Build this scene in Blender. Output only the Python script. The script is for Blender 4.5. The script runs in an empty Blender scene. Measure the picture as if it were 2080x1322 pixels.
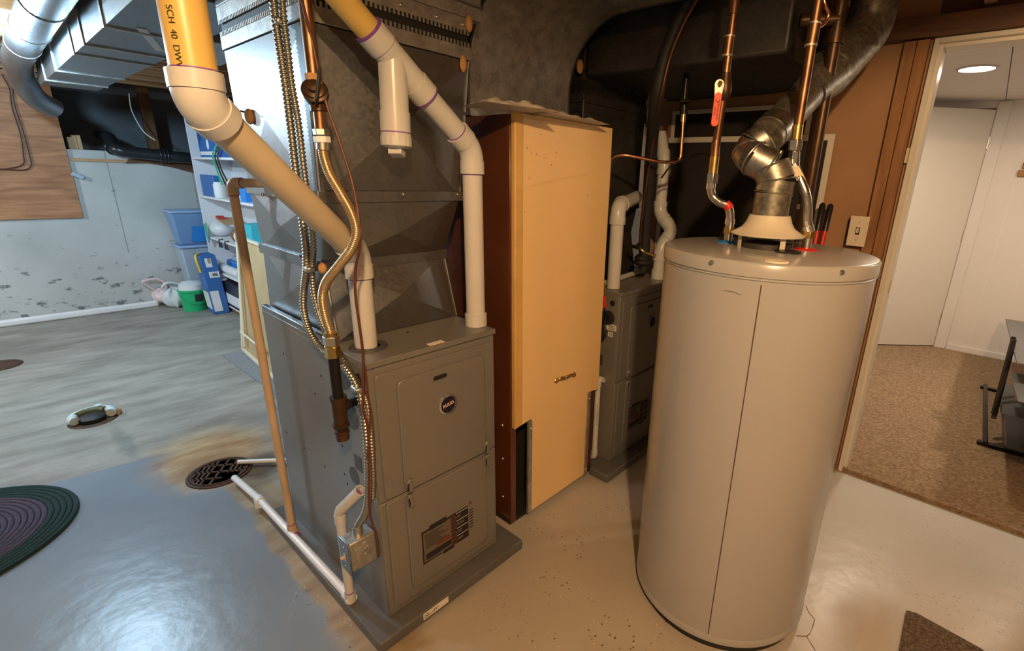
import bpy, math, random
from mathutils import Vector as V, Matrix
random.seed(7)

# ------------------------------------------------------------------ camera
F, CX, CY = 979.7, 1166.2, 661.0          # focal length and principal point, pixels of a 2080x1322 frame
YAW, PITCH, ROLL, CAMH = -0.8843, 0.2979, 0.0373, 1.393
_ca, _sa, _cb, _sb, _cc, _sc = math.cos(YAW), math.sin(YAW), math.cos(PITCH), math.sin(PITCH), math.cos(ROLL), math.sin(ROLL)
_r0, _f0, _u0 = V((_ca, _sa, 0)), V((-_sa, _ca, 0)), V((0, 0, 1))
FWD = _cb * _f0 - _sb * _u0
_up = _cb * _u0 + _sb * _f0
RIGHT = _cc * _r0 + _sc * _up
UP = -_sc * _r0 + _cc * _up
CAM = V((0, 0, CAMH))
scene = bpy.context.scene
col = scene.collection
cd = bpy.data.cameras.new('camera')
cam = bpy.data.objects.new('camera', cd)
col.objects.link(cam)
cam.matrix_world = Matrix(((RIGHT.x, UP.x, -FWD.x, 0), (RIGHT.y, UP.y, -FWD.y, 0), (RIGHT.z, UP.z, -FWD.z, CAMH), (0, 0, 0, 1)))
cd.sensor_fit = 'HORIZONTAL'; cd.sensor_width = 36.0
cd.lens = F / 2080 * 36.0
cd.shift_x = (1040 - CX) / 2080
cd.shift_y = (CY - 661) / 2080
cd.clip_start = 0.02
scene.camera = cam

def ray(x, y):
    return FWD + RIGHT * ((x - CX) / F) - UP * ((y - CY) / F)
def P(x, y, ax, val):                      # photo pixel -> point on the plane ax = val
    i = 'xyz'.index(ax); d = ray(x, y)
    return CAM + d * ((val - CAM[i]) / d[i])
def D(x, y, depth):                        # photo pixel at a known depth along the optical axis
    return CAM + ray(x, y) * depth
def H(x, y, dist):                         # photo pixel on the upright plane that faces the camera at a level distance
    d = ray(x, y); return CAM + d * (dist / d.dot(_f0))
def hd(p):                                 # that level distance of a point
    return (V(p) - CAM).dot(_f0)

def vpipe(base, z):                        # point straight above base
    return V((base.x, base.y, z))
def zat(b, y):                             # height on the vertical through b that shows at pixel row y
    lo, hi = 0.0, 2.4
    for _ in range(40):
        mid = (lo + hi) / 2; r = V((b.x, b.y, mid)) - CAM
        py = CY - F * r.dot(UP) / r.dot(FWD)
        if py > y: lo = mid
        else: hi = mid
    return (lo + hi) / 2
# ------------------------------------------------------------------ world, lights, exposure
w = bpy.data.worlds.new('world'); scene.world = w; w.use_nodes = True
w.node_tree.nodes['Background'].inputs[0].default_value = (0.5, 0.55, 0.65, 1)
w.node_tree.nodes['Background'].inputs[1].default_value = 0.0
scene.view_settings.view_transform = 'Standard'
scene.view_settings.look = 'None'
scene.view_settings.gamma = 1.0
scene.view_settings.use_curve_mapping = False
scene.view_settings.exposure = 0.0

def lamp(name, kind, loc, power, color, size=0.1, rot=(0, 0, 0), size_y=None):
    ld = bpy.data.lights.new(name, kind); ld.energy = power; ld.color = color
    if kind == 'AREA':
        ld.size = size
        if size_y: ld.shape = 'RECTANGLE'; ld.size_y = size_y
        else: ld.shape = 'DISK'
    else:
        ld.shadow_soft_size = size
    o = bpy.data.objects.new(name, ld); col.objects.link(o); o.location = loc; o.rotation_euler = rot
    return o
WARM = (1.0, 0.65, 0.33); COOL = (0.68, 0.86, 1.0); HALLC = (1.0, 0.80, 0.60)
lamp('warm_bulb_light', 'POINT', (-0.24, -0.455, 2.10), 158, WARM, 0.04)
lamp('cool_bulb_light', 'POINT', (0.10, 3.80, 1.86), 105, (0.48, 0.76, 1.0), 0.05)
lamp('cool_back_fill_light', 'POINT', (-1.55, 5.0, 2.02), 130, (0.74, 0.90, 1.0), 0.06)  # added fill that brightens the back wall and shelves, no lamp known there
lamp('hall_downlight', 'AREA', (3.975, 0.231, 2.085), 18, HALLC, 0.16)
lamp('hall_fill_downlight', 'AREA', (3.975, -1.0, 2.085), 25, HALLC, 0.16)  # unseen lamp added to brighten the hall

# ------------------------------------------------------------------ materials
def srgb(r, g, b):
    def c(v):
        v /= 255.0
        return v / 12.92 if v <= 0.04045 else ((v + 0.055) / 1.055) ** 2.4
    return (c(r), c(g), c(b), 1)
MATS = {}
def mat(name, c, rough=0.5, metal=0.0, var=0.0, scale=8.0, bump=0.0, bscale=60.0, c2=None, spangle=0.0, detail=4.0, spec=0.5, stretch=None, emit=0.0, alpha=1.0, trans=0.0, coat=0.0):
    m = bpy.data.materials.new(name); m.use_nodes = True
    nt = m.node_tree; N = nt.nodes; L = nt.links
    b = N['Principled BSDF']
    b.inputs['Roughness'].default_value = rough
    b.inputs['Metallic'].default_value = metal
    b.inputs['Specular IOR Level'].default_value = spec
    b.inputs['Coat Weight'].default_value = coat
    b.inputs['Coat Roughness'].default_value = 0.15
    b.inputs['Transmission Weight'].default_value = trans
    b.inputs['Alpha'].default_value = alpha
    c = tuple(c) + ((1,) if len(c) == 3 else ())
    b.inputs['Base Color'].default_value = c
    tc = N.new('ShaderNodeTexCoord'); src = tc.outputs['Object']
    if stretch:
        mp = N.new('ShaderNodeMapping'); mp.inputs['Scale'].default_value = stretch
        L.new(src, mp.inputs[0]); src = mp.outputs[0]
    if var > 0 or c2:
        n = N.new('ShaderNodeTexNoise'); n.inputs['Scale'].default_value = scale; n.inputs['Detail'].default_value = detail
        L.new(src, n.inputs['Vector'])
        cr = N.new('ShaderNodeValToRGB')
        cr.color_ramp.elements[0].position = 0.3; cr.color_ramp.elements[1].position = 0.7
        d = tuple(c2) if c2 else tuple(max(0, x * (1 - var)) for x in c[:3])
        d = d + ((1,) if len(d) == 3 else ())
        cr.color_ramp.elements[0].color = d; cr.color_ramp.elements[1].color = c
        L.new(n.outputs['Fac'], cr.inputs[0]); out = cr.outputs[0]
        if spangle > 0:
            vo = N.new('ShaderNodeTexVoronoi'); vo.inputs['Scale'].default_value = 110
            L.new(src, vo.inputs['Vector'])
            hs = N.new('ShaderNodeSeparateColor'); L.new(vo.outputs['Color'], hs.inputs[0])
            mr = N.new('ShaderNodeMapRange'); mr.inputs['To Min'].default_value = 1 - spangle; mr.inputs['To Max'].default_value = 1.0
            L.new(hs.outputs[0], mr.inputs[0])
            mx = N.new('ShaderNodeMix'); mx.data_type = 'RGBA'; mx.blend_type = 'MULTIPLY'; mx.inputs[0].default_value = 1
            L.new(out, mx.inputs[6]); L.new(mr.outputs[0], mx.inputs[7]); out = mx.outputs[2]
            r2 = N.new('ShaderNodeMapRange'); r2.inputs['To Min'].default_value = rough - 0.03; r2.inputs['To Max'].default_value = rough + 0.05
            L.new(hs.outputs[1], r2.inputs[0]); L.new(r2.outputs[0], b.inputs['Roughness'])
        L.new(out, b.inputs['Base Color'])
    if bump > 0:
        n2 = N.new('ShaderNodeTexNoise'); n2.inputs['Scale'].default_value = bscale; n2.inputs['Detail'].default_value = 5
        L.new(src, n2.inputs['Vector'])
        bp = N.new('ShaderNodeBump'); bp.inputs['Strength'].default_value = bump; bp.inputs['Distance'].default_value = 0.01
        L.new(n2.outputs['Fac'], bp.inputs['Height']); L.new(bp.outputs[0], b.inputs['Normal'])
    if emit > 0:
        b.inputs['Emission Color'].default_value = c; b.inputs['Emission Strength'].default_value = emit
    MATS[name] = m
    return m

def wood(name, c, c2, scale=(1, 12, 12), rough=0.6):
    m = bpy.data.materials.new(name); m.use_nodes = True
    nt = m.node_tree; N = nt.nodes; L = nt.links; b = N['Principled BSDF']; b.inputs['Roughness'].default_value = rough
    tc = N.new('ShaderNodeTexCoord'); mp = N.new('ShaderNodeMapping'); mp.inputs['Scale'].default_value = scale
    L.new(tc.outputs['Object'], mp.inputs[0])
    n = N.new('ShaderNodeTexNoise'); n.inputs['Scale'].default_value = 3.0; n.inputs['Detail'].default_value = 8; n.inputs['Distortion'].default_value = 0.6
    L.new(mp.outputs[0], n.inputs['Vector'])
    cr = N.new('ShaderNodeValToRGB'); cr.color_ramp.elements[0].position = 0.35; cr.color_ramp.elements[1].position = 0.65
    cr.color_ramp.elements[0].color = c2; cr.color_ramp.elements[1].color = c
    L.new(n.outputs['Fac'], cr.inputs[0]); L.new(cr.outputs[0], b.inputs['Base Color'])
    bp = N.new('ShaderNodeBump'); bp.inputs['Strength'].default_value = 0.15; bp.inputs['Distance'].default_value = 0.004
    L.new(n.outputs['Fac'], bp.inputs['Height']); L.new(bp.outputs[0], b.inputs['Normal'])
    MATS[name] = m
    return m

mat('galv', (0.31, 0.32, 0.33), 0.40, 1.0, var=0.10, scale=3, spangle=0.10)
mat('galv_dull', (0.62, 0.61, 0.57), 0.50, 0.85, var=0.35, scale=22, spangle=0.2, bump=0.10, bscale=30)
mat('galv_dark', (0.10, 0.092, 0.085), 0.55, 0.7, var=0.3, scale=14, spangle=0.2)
mat('galv_vent', (0.55, 0.54, 0.50), 0.36, 1.0, var=0.3, scale=20, spangle=0.25)
mat('galv_vent_aged', (0.40, 0.385, 0.33), 0.42, 0.85, c2=(0.17, 0.155, 0.12), scale=55)
mat('furnace_paint', (0.215, 0.210, 0.195), 0.36, 0.25, var=0.10, scale=4, bump=0.03, bscale=250)
mat('furnace_dark', (0.075, 0.075, 0.075), 0.5, 0.2)
mat('pad_plastic', (0.115, 0.118, 0.118), 0.38, 0.0, var=0.15, scale=9, bump=0.05, bscale=140)
mat('pvc', (0.60, 0.60, 0.575), 0.28, 0.0, var=0.04, scale=12)
mat('pvc_white', (0.84, 0.85, 0.86), 0.3, 0.0, var=0.05, scale=12)
mat('pvc_cream', (0.68, 0.58, 0.40), 0.35, 0.0, var=0.06, scale=10)
mat('pvc_yellow', (0.70, 0.48, 0.13), 0.35, 0.0, var=0.10, scale=8)
mat('pvc_tan', (0.62, 0.48, 0.32), 0.38, 0.0, c2=(0.46, 0.34, 0.22), scale=7)
mat('purple', (0.20, 0.07, 0.36), 0.5)
mat('copper', (0.36, 0.19, 0.10), 0.42, 1.0, c2=(0.14, 0.075, 0.045), scale=16)
mat('copper_bright', (0.85, 0.40, 0.20), 0.25, 1.0, var=0.2, scale=14)
mat('copper_dark', (0.16, 0.075, 0.04), 0.45, 0.8, var=0.4, scale=14)
mat('brass', (0.75, 0.52, 0.18), 0.3, 1.0, var=0.3, scale=25)
mat('solder', (0.55, 0.50, 0.42), 0.5, 0.8, var=0.3, scale=40)
mat('black_iron', (0.018, 0.016, 0.015), 0.35, 0.5)
mat('brown_iron', (0.085, 0.045, 0.02), 0.4, 0.6, var=0.4, scale=30)
mat('brown_steel', (0.16, 0.085, 0.05), 0.5, 0.4, var=0.5, scale=14)
mat('flex_coated', (0.62, 0.45, 0.26), 0.3, 0.85)
mat('bx_steel', (0.50, 0.46, 0.38), 0.38, 1.0)
mat('zinc', (0.66, 0.64, 0.58), 0.35, 1.0, var=0.2, scale=30)
mat('chrome', (0.82, 0.82, 0.82), 0.12, 1.0)
mat('steel_braid', (0.62, 0.59, 0.54), 0.2, 1.0, bump=0.12, bscale=400)
mat('rubber', (0.012, 0.012, 0.013), 0.6)
mat('black_plastic', (0.014, 0.014, 0.016), 0.35)
mat('heater_paint', (0.37, 0.375, 0.375), 0.26, 0.0, var=0.03, scale=3, coat=0.25, bump=0.012, bscale=300)
mat('hood_paint', (0.66, 0.62, 0.50), 0.3)
mat('blue', (0.02, 0.22, 0.65), 0.4)
mat('red', (0.60, 0.025, 0.015), 0.4)
mat('valve_red', (0.85, 0.10, 0.04), 0.45)
mat('cream_panel', (0.86, 0.60, 0.28), 0.40, var=0.10, scale=2.5, stretch=(1, 1, 0.3))
mat('cream_edge', (0.68, 0.42, 0.13), 0.5, var=0.15, scale=12)
mat('brown_enamel', (0.105, 0.032, 0.012), 0.28, 0.0, var=0.3, scale=5, coat=0.2)
mat('dark_gap', (0.01, 0.009, 0.008), 0.8)
mat('concrete_wall', (0.55, 0.58, 0.60), 0.85, var=0.22, scale=3, bump=0.25, bscale=25)
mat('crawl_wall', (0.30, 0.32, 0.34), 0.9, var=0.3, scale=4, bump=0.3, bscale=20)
mat('room_wall', (0.30, 0.27, 0.24), 0.9, var=0.1)
mat('brown_drywall', (0.40, 0.225, 0.115), 0.7, var=0.10, scale=5, bump=0.08, bscale=160)
mat('white_trim', (0.70, 0.66, 0.58), 0.4, var=0.03)
mat('hall_white', (0.62, 0.585, 0.56), 0.6, var=0.03, scale=2)
mat('door_white', (0.60, 0.565, 0.505), 0.4, var=0.02)
mat('tile_white', (0.70, 0.665, 0.63), 0.7, var=0.04, scale=30)
mat('lamp_glow', (1.0, 0.88, 0.72), 0.5, emit=14.0)
mat('bulb_glow', (0.75, 0.88, 1.0), 0.5, emit=25.0)
mat('warm_glow', (1.0, 0.72, 0.42), 0.5, emit=10.0)
mat('screen_black', (0.018, 0.014, 0.012), 0.8, bump=0.2, bscale=300)
mat('switch_plastic', (0.72, 0.66, 0.54), 0.35)
mat('putty', (0.55, 0.30, 0.12), 0.8, var=0.3, scale=30)
mat('paper', (0.75, 0.70, 0.62), 0.6)
mat('plastic_clear', (0.80, 0.74, 0.68), 0.22, trans=0.25, alpha=0.75)
mat('ink', (0.03, 0.025, 0.02), 0.7)
mat('label_black', (0.012, 0.012, 0.013), 0.5)
mat('label_orange', (0.16, 0.035, 0.012), 0.5)
mat('label_grey', (0.13, 0.11, 0.09), 0.5, var=0.1)
mat('badge_blue', (0.008, 0.009, 0.03), 0.25)
mat('tote_blue', (0.20, 0.36, 0.62), 0.35, alpha=0.92, var=0.15, scale=6)
mat('tote_lid', (0.28, 0.42, 0.66), 0.4)
mat('tote_grey', (0.40, 0.48, 0.58), 0.35, var=0.1, scale=6)
mat('bucket_green', (0.015, 0.42, 0.16), 0.35)
mat('bag_white', (0.75, 0.78, 0.80), 0.35, trans=0.1)
mat('bag_pink', (0.78, 0.60, 0.60), 0.4)
mat('bag_green', (0.12, 0.40, 0.28), 0.4)
mat('box_blue', (0.035, 0.14, 0.42), 0.5)
mat('box_white', (0.75, 0.76, 0.78), 0.5)
mat('box_black', (0.015, 0.015, 0.02), 0.4)
mat('yellow', (0.80, 0.55, 0.04), 0.5)
mat('teal', (0.05, 0.50, 0.58), 0.45)
mat('shelf_white', (0.76, 0.77, 0.80), 0.5)
mat('cardboard', (0.45, 0.30, 0.16), 0.8)
mat('shelf_brown', (0.20, 0.11, 0.06), 0.6)
mat('frame_cream', (0.70, 0.62, 0.46), 0.4)
mat('board_tan', (0.52, 0.36, 0.18), 0.6, var=0.15)
mat('grey_rug', (0.30, 0.31, 0.33), 0.95, var=0.4, scale=120, bump=0.6, bscale=200)
mat('rug_purple', (0.085, 0.066, 0.105), 0.95, var=0.3, scale=90, bump=0.5, bscale=220)
mat('rug_teal', (0.012, 0.045, 0.045), 0.95, var=0.3, scale=90, bump=0.5, bscale=220)
mat('carpet', (0.42, 0.30, 0.185), 0.98, c2=(0.20, 0.125, 0.065), scale=70, bump=0.9, bscale=170, detail=6)
mat('carpet_dark', (0.24, 0.17, 0.11), 0.98, c2=(0.06, 0.04, 0.025), scale=140, bump=1.0, bscale=220)
mat('rust_iron', (0.10, 0.055, 0.035), 0.7, 0.4, c2=(0.05, 0.022, 0.012), scale=40)
mat('crack', (0.16, 0.09, 0.04), 0.9)
mat('abs_black', (0.016, 0.018, 0.022), 0.3)
mat('pale_ceramic', (0.55, 0.66, 0.68), 0.3)
mat('olive', (0.09, 0.09, 0.03), 0.5)
mat('cable_white', (0.72, 0.72, 0.70), 0.5)
mat('wire_brown', (0.10, 0.03, 0.015), 0.5)
mat('tag_white', (0.72, 0.64, 0.45), 0.5)
wood('stud', (0.34, 0.16, 0.055, 1), (0.20, 0.085, 0.028, 1), (10, 10, 1.0))
wood('stud_x', (0.56, 0.36, 0.19, 1), (0.40, 0.23, 0.11, 1), (1.0, 10, 10))
wood('plywood', (0.46, 0.22, 0.10, 1), (0.28, 0.12, 0.05, 1), (1.2, 1.2, 9))
wood('beam_dark', (0.16, 0.065, 0.03, 1), (0.09, 0.035, 0.015, 1), (8, 1.0, 8))
wood('sign_wood', (0.35, 0.16, 0.05, 1), (0.18, 0.06, 0.02, 1), (4, 4, 20))

# ------------------------------------------------------------------ mesh builder
def frame_of(d):
    d = d.normalized()
    a = V((0, 0, 1)) if abs(d.z) < 0.95 else V((1, 0, 0))
    u = d.cross(a).normalized(); v = d.cross(u).normalized()
    return u, v
def spline(pts, n=8):
    pts = [V(p) for p in pts]; out = []
    q = [pts[0] * 2 - pts[1]] + pts + [pts[-1] * 2 - pts[-2]]
    for i in range(1, len(q) - 2):
        for k in range(n):
            t = k / n
            a, b, c, d = q[i - 1], q[i], q[i + 1], q[i + 2]
            out.append(0.5 * ((2 * b) + (c - a) * t + (2 * a - 5 * b + 4 * c - d) * t * t + (3 * b - a - 3 * c + d) * t ** 3))
    out.append(pts[-1])
    return out
def fillet(pts, r, n=7):
    pts = [V(p) for p in pts]; out = [pts[0]]
    for i in range(1, len(pts) - 1):
        a, b, c = pts[i - 1], pts[i], pts[i + 1]
        u = (a - b).normalized(); v = (c - b).normalized()
        rr = min(r, (a - b).length * 0.48, (c - b).length * 0.48)
        p0, p1 = b + u * rr, b + v * rr
        for k in range(n + 1):
            t = k / n
            out.append(p0 * (1 - t) ** 2 + b * 2 * t * (1 - t) + p1 * t * t)
    out.append(pts[-1])
    return out
def resample(pts, step):
    out = [pts[0].copy()]; acc = 0.0
    for a, b in zip(pts, pts[1:]):
        L = (b - a).length
        if L < 1e-9: continue
        t = step - acc
        while t <= L:
            out.append(a.lerp(b, t / L)); t += step
        acc = L - (t - step)
    return out

class M:
    def __init__(s): s.v = []; s.f = []
    def add(s, vs, fs):
        o = len(s.v); s.v += [V(p) for p in vs]; s.f += [tuple(i + o for i in f) for f in fs]; return s
    def box(s, x0, x1, y0, y1, z0, z1):
        return s.add([(x, y, z) for z in (z0, z1) for y in (y0, y1) for x in (x0, x1)],
                     [(0, 2, 3, 1), (4, 5, 7, 6), (0, 1, 5, 4), (2, 6, 7, 3), (0, 4, 6, 2), (1, 3, 7, 5)])
    def obox(s, c, ux, uy, uz):            # centre and half axes
        c, ux, uy, uz = V(c), V(ux), V(uy), V(uz)
        if ux.cross(uy).dot(uz) < 0: ux = -ux
        return s.add([c + ux * a + uy * b + uz * d for d in (-1, 1) for b in (-1, 1) for a in (-1, 1)],
                     [(0, 2, 3, 1), (4, 5, 7, 6), (0, 1, 5, 4), (2, 6, 7, 3), (0, 4, 6, 2), (1, 3, 7, 5)])
    def bar(s, a, b, w, h, up=(0, 0, 1)):
        a, b = V(a), V(b); d = (b - a); up = V(up)
        u = d.cross(up)
        if u.length < 1e-6: u = d.cross(V((1, 0, 0)))
        u.normalize(); v = u.cross(d).normalized()
        return s.obox((a + b) / 2, d / 2, u * w / 2, v * h / 2)
    def tube(s, pts, r, seg=14, cap=True, closed=False, radii=None):
        pts = [V(p) for p in pts]; n = len(pts); u = None; vs = []
        for i, p in enumerate(pts):
            if closed: t = pts[(i + 1) % n] - pts[i - 1]
            else: t = pts[min(i + 1, n - 1)] - pts[max(i - 1, 0)]
            t.normalize()
            if u is None: u, _ = frame_of(t)
            u = (u - t * u.dot(t)).normalized(); v = t.cross(u)
            rr = radii[i] if radii else r
            vs += [p + (u * math.cos(2 * math.pi * k / seg) + v * math.sin(2 * math.pi * k / seg)) * rr for k in range(seg)]
        fs = []
        for i in range(n if closed else n - 1):
            j = (i + 1) % n
            for k in range(seg):
                l = (k + 1) % seg
                fs.append((i * seg + k, i * seg + l, j * seg + l, j * seg + k))
        if cap and not closed:
            fs.append(tuple(reversed(range(seg)))); fs.append(tuple((n - 1) * seg + k for k in range(seg)))
        return s.add(vs, fs)
    def cyl(s, a, b, r, seg=20, r2=None):
        return s.tube([a, b], r, seg, radii=[r, r if r2 is None else r2])
    def lathe(s, o, prof, axis=(0, 0, 1), seg=32, a0=0.0, a1=2 * math.pi, cap=True):   # prof = [(radius, height)]
        o = V(o); ax = V(axis).normalized(); u, v = frame_of(ax)
        if u.cross(v).dot(ax) < 0: v = -v
        full = abs(a1 - a0 - 2 * math.pi) < 1e-6; m = seg if full else seg + 1
        vs = [o + ax * h + (u * math.cos(a0 + (a1 - a0) * k / seg) + v * math.sin(a0 + (a1 - a0) * k / seg)) * r for r, h in prof for k in range(m)]
        fs = []
        for i in range(len(prof) - 1):
            for k in range(seg):
                l = (k + 1) % m if full else k + 1
                fs.append((i * m + k, i * m + l, (i + 1) * m + l, (i + 1) * m + k))
        if cap and full and prof[0][0] > 1e-6: fs.append(tuple(reversed(range(m))))
        if cap and full and prof[-1][0] > 1e-6: fs.append(tuple((len(prof) - 1) * m + k for k in range(m)))
        return s.add(vs, fs)
    def torus(s, o, axis, R, r, seg=28, seg2=8):
        u, v = frame_of(V(axis)); o = V(o)
        return s.tube([o + (u * math.cos(2 * math.pi * k / seg) + v * math.sin(2 * math.pi * k / seg)) * R for k in range(seg)], r, seg2, closed=True)
    def prism(s, poly, ext):               # poly = list of 3-D points, ext = vector
        poly = [V(p) for p in poly]; e = V(ext); n = len(poly)
        nn = V((0, 0, 0))
        for i in range(n): nn += poly[i].cross(poly[(i + 1) % n])
        if nn.dot(e) < 0: poly.reverse()
        return s.add(poly + [p + e for p in poly],
                     [tuple(reversed(range(n))), tuple(range(n, 2 * n))] + [(i, (i + 1) % n, n + (i + 1) % n, n + i) for i in range(n)])
    def ball(s, c, rx, ry=None, rz=None, seg=16, rings=9):
        ry = rx if ry is None else ry; rz = rx if rz is None else rz; c = V(c); vs = []; fs = []
        for i in range(rings + 1):
            th = math.pi * i / rings
            for k in range(seg):
                ph = 2 * math.pi * k / seg
                vs.append(c + V((rx * math.sin(th) * math.cos(ph), ry * math.sin(th) * math.sin(ph), rz * math.cos(th))))
        for i in range(rings):
            for k in range(seg):
                l = (k + 1) % seg
                fs.append((i * seg + k, (i + 1) * seg + k, (i + 1) * seg + l, i * seg + l))
        return s.add(vs, fs)
    def obj(s, name, m, parent=None, bevel=0.0, smooth=40, seg=2):
        me = bpy.data.meshes.new(name)
        if parent is not None: org = parent['_o'] if '_o' in parent else (0, 0, 0)
        else:
            lo = [min(p[i] for p in s.v) for i in range(3)]; hi = [max(p[i] for p in s.v) for i in range(3)]
            org = ((lo[0] + hi[0]) / 2, (lo[1] + hi[1]) / 2, lo[2])
        org = V(org)
        me.from_pydata([tuple(p - org) for p in s.v], [], s.f)
        me.validate()
        me.materials.append(MATS[m])
        for p in me.polygons: p.use_smooth = True
        me.set_sharp_from_angle(angle=math.radians(smooth))
        o = bpy.data.objects.new(name, me); col.objects.link(o)
        if parent is not None: o.parent = parent
        else: o.location = org
        o['_o'] = tuple(org)
        if bevel > 0:
            b = o.modifiers.new('bevel', 'BEVEL'); b.width = bevel; b.segments = seg; b.limit_method = 'ANGLE'; b.angle_limit = math.radians(40)
            b.harden_normals = False
        return o
def thing(name, label, cat, loc, group=None):
    o = bpy.data.objects.new(name, None); col.objects.link(o); o.location = loc; o['_o'] = tuple(loc)
    o.empty_display_size = 0.05
    o['label'] = label; o['category'] = cat
    if group: o['group'] = group
    return o
def tag(o, label, cat, group=None):
    o['label'] = label; o['category'] = cat
    if group: o['group'] = group
    return o
def struct(o, label=None):
    o['kind'] = 'structure'
    if label: o['label'] = label
    return o
def text_mesh(body, size, o, ux, uy, name, m, parent, depth=0.0004, align='CENTER'):
    """flat lettering lying in the plane ux, uy with its origin at o"""
    cu = bpy.data.curves.new('t', 'FONT'); cu.body = body; cu.size = size; cu.align_x = align; cu.align_y = 'CENTER'; cu.extrude = 0.0
    to = bpy.data.objects.new('t', cu); col.objects.link(to)
    dg = bpy.context.evaluated_depsgraph_get(); dg.update()
    me = bpy.data.meshes.new_from_object(to.evaluated_get(dg))
    ux, uy, o = V(ux).normalized(), V(uy).normalized(), V(o)
    b = M(); nrm = ux.cross(uy)
    b.v = [o + ux * q.co.x + uy * q.co.y + nrm * depth for q in me.vertices]
    b.f = [tuple(p.vertices) for p in me.polygons]
    bpy.data.objects.remove(to); bpy.data.curves.remove(cu); bpy.data.meshes.remove(me)
    return b.obj(name, m, parent)

# ------------------------------------------------------------------ floor material (paint edge, rust, bare patches, chips, light tinted into the paint)
def floor_material():
    m = bpy.data.materials.new('floor_paint'); m.use_nodes = True
    nt = m.node_tree; N = nt.nodes; L = nt.links; b = N['Principled BSDF']
    geo = N.new('ShaderNodeNewGeometry')
    wob = N.new('ShaderNodeTexNoise'); wob.inputs['Scale'].default_value = 7; wob.inputs['Detail'].default_value = 5
    L.new(geo.outputs['Position'], wob.inputs['Vector'])
    sub = N.new('ShaderNodeVectorMath'); sub.operation = 'MULTIPLY_ADD'
    sub.inputs[1].default_value = (0.10, 0.10, 0); sub.inputs[2].default_value = (-0.05, -0.05, 0)
    L.new(wob.outputs['Color'], sub.inputs[0])
    addv = N.new('ShaderNodeVectorMath'); addv.operation = 'ADD'
    L.new(geo.outputs['Position'], addv.inputs[0]); L.new(sub.outputs[0], addv.inputs[1])
    sp = N.new('ShaderNodeSeparateXYZ'); L.new(addv.outputs[0], sp.inputs[0])
    sr = N.new('ShaderNodeSeparateXYZ'); L.new(geo.outputs['Position'], sr.inputs[0])
    def math_(op, a, c=None, d=None, clamp=False):
        n = N.new('ShaderNodeMath'); n.operation = op; n.use_clamp = clamp
        for i, q in enumerate((a, c, d)):
            if q is None: continue
            if isinstance(q, (int, float)): n.inputs[i].default_value = q
            else: L.new(q, n.inputs[i])
        return n.outputs[0]
    def step(a, edge, soft):               # 0 below, 1 above
        n = N.new('ShaderNodeMapRange'); n.interpolation_type = 'SMOOTHSTEP'
        L.new(a, n.inputs[0]); n.inputs[1].default_value = edge - soft; n.inputs[2].default_value = edge + soft
        return n.outputs[0]
    def inv(a): return math_('SUBTRACT', 1.0, a)
    def blob(x, y, rx, ry, soft=0.6, src=sp):
        dx = math_('DIVIDE', math_('SUBTRACT', src.outputs[0], x), rx)
        dy = math_('DIVIDE', math_('SUBTRACT', src.outputs[1], y), ry)
        d = math_('SQRT', math_('ADD', math_('MULTIPLY', dx, dx), math_('MULTIPLY', dy, dy)))
        n = N.new('ShaderNodeMapRange'); n.interpolation_type = 'SMOOTHSTEP'
        L.new(d, n.inputs[0]); n.inputs[1].default_value = 1 - soft; n.inputs[2].default_value = 1.0
        n.inputs[3].default_value = 1; n.inputs[4].default_value = 0
        return n.outputs[0]
    def mix(f, a, c):
        n = N.new('ShaderNodeMix'); n.data_type = 'RGBA'
        if isinstance(f, float): n.inputs[0].default_value = f
        else: L.new(f, n.inputs[0])
        for k, q in ((6, a), (7, c)):
            if isinstance(q, tuple): n.inputs[k].default_value = q
            else: L.new(q, n.inputs[k])
        return n.outputs[2]
    X, Y = sp.outputs[0], sp.outputs[1]
    XR, YR = sr.outputs[0], sr.outputs[1]
    # painted: left strip in front of the bare slab, plus everything this side of the pads
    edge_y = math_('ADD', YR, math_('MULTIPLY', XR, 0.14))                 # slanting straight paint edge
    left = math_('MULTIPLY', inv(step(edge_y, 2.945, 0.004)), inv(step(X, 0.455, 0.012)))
    front = math_('MULTIPLY', inv(step(Y, 1.75, 0.03)), step(X, 0.98, 0.03))
    near = inv(step(Y, 1.10, 0.05))
    right = step(X, 2.2, 0.02)
    painted = math_('MAXIMUM', math_('MAXIMUM', left, front), math_('MAXIMUM', near, right))
    painted = math_('MULTIPLY', painted, inv(blob(0.44, 2.62, 0.17, 0.28, 0.25)))
    painted = math_('MULTIPLY', painted, inv(math_('MULTIPLY', blob(1.58, -0.02, 0.30, 0.17, 0.8), 0.7)))
    painted = math_('MULTIPLY', painted, inv(math_('MULTIPLY', blob(0.47, 1.18, 0.07, 0.22, 0.5), 0.9)))
    # colours
    n1 = N.new('ShaderNodeTexNoise'); n1.inputs['Scale'].default_value = 2.2; n1.inputs['Detail'].default_value = 7; L.new(geo.outputs['Position'], n1.inputs['Vector'])
    mp = N.new('ShaderNodeMapping'); mp.inputs['Scale'].default_value = (1.0, 3.2, 1); mp.inputs['Rotation'].default_value = (0, 0, 0.35); L.new(geo.outputs['Position'], mp.inputs[0])
    n2 = N.new('ShaderNodeTexNoise'); n2.inputs['Scale'].default_value = 2.6; n2.inputs['Detail'].default_value = 9; n2.inputs['Roughness'].default_value = 0.62; L.new(mp.outputs[0], n2.inputs['Vector'])
    def ramp(fac, c0, c1, p0=0.3, p1=0.7):
        r = N.new('ShaderNodeValToRGB'); r.color_ramp.elements[0].position = p0; r.color_ramp.elements[1].position = p1
        r.color_ramp.elements[0].color = c0; r.color_ramp.elements[1].color = c1
        L.new(fac, r.inputs[0]); return r.outputs[0]
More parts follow.
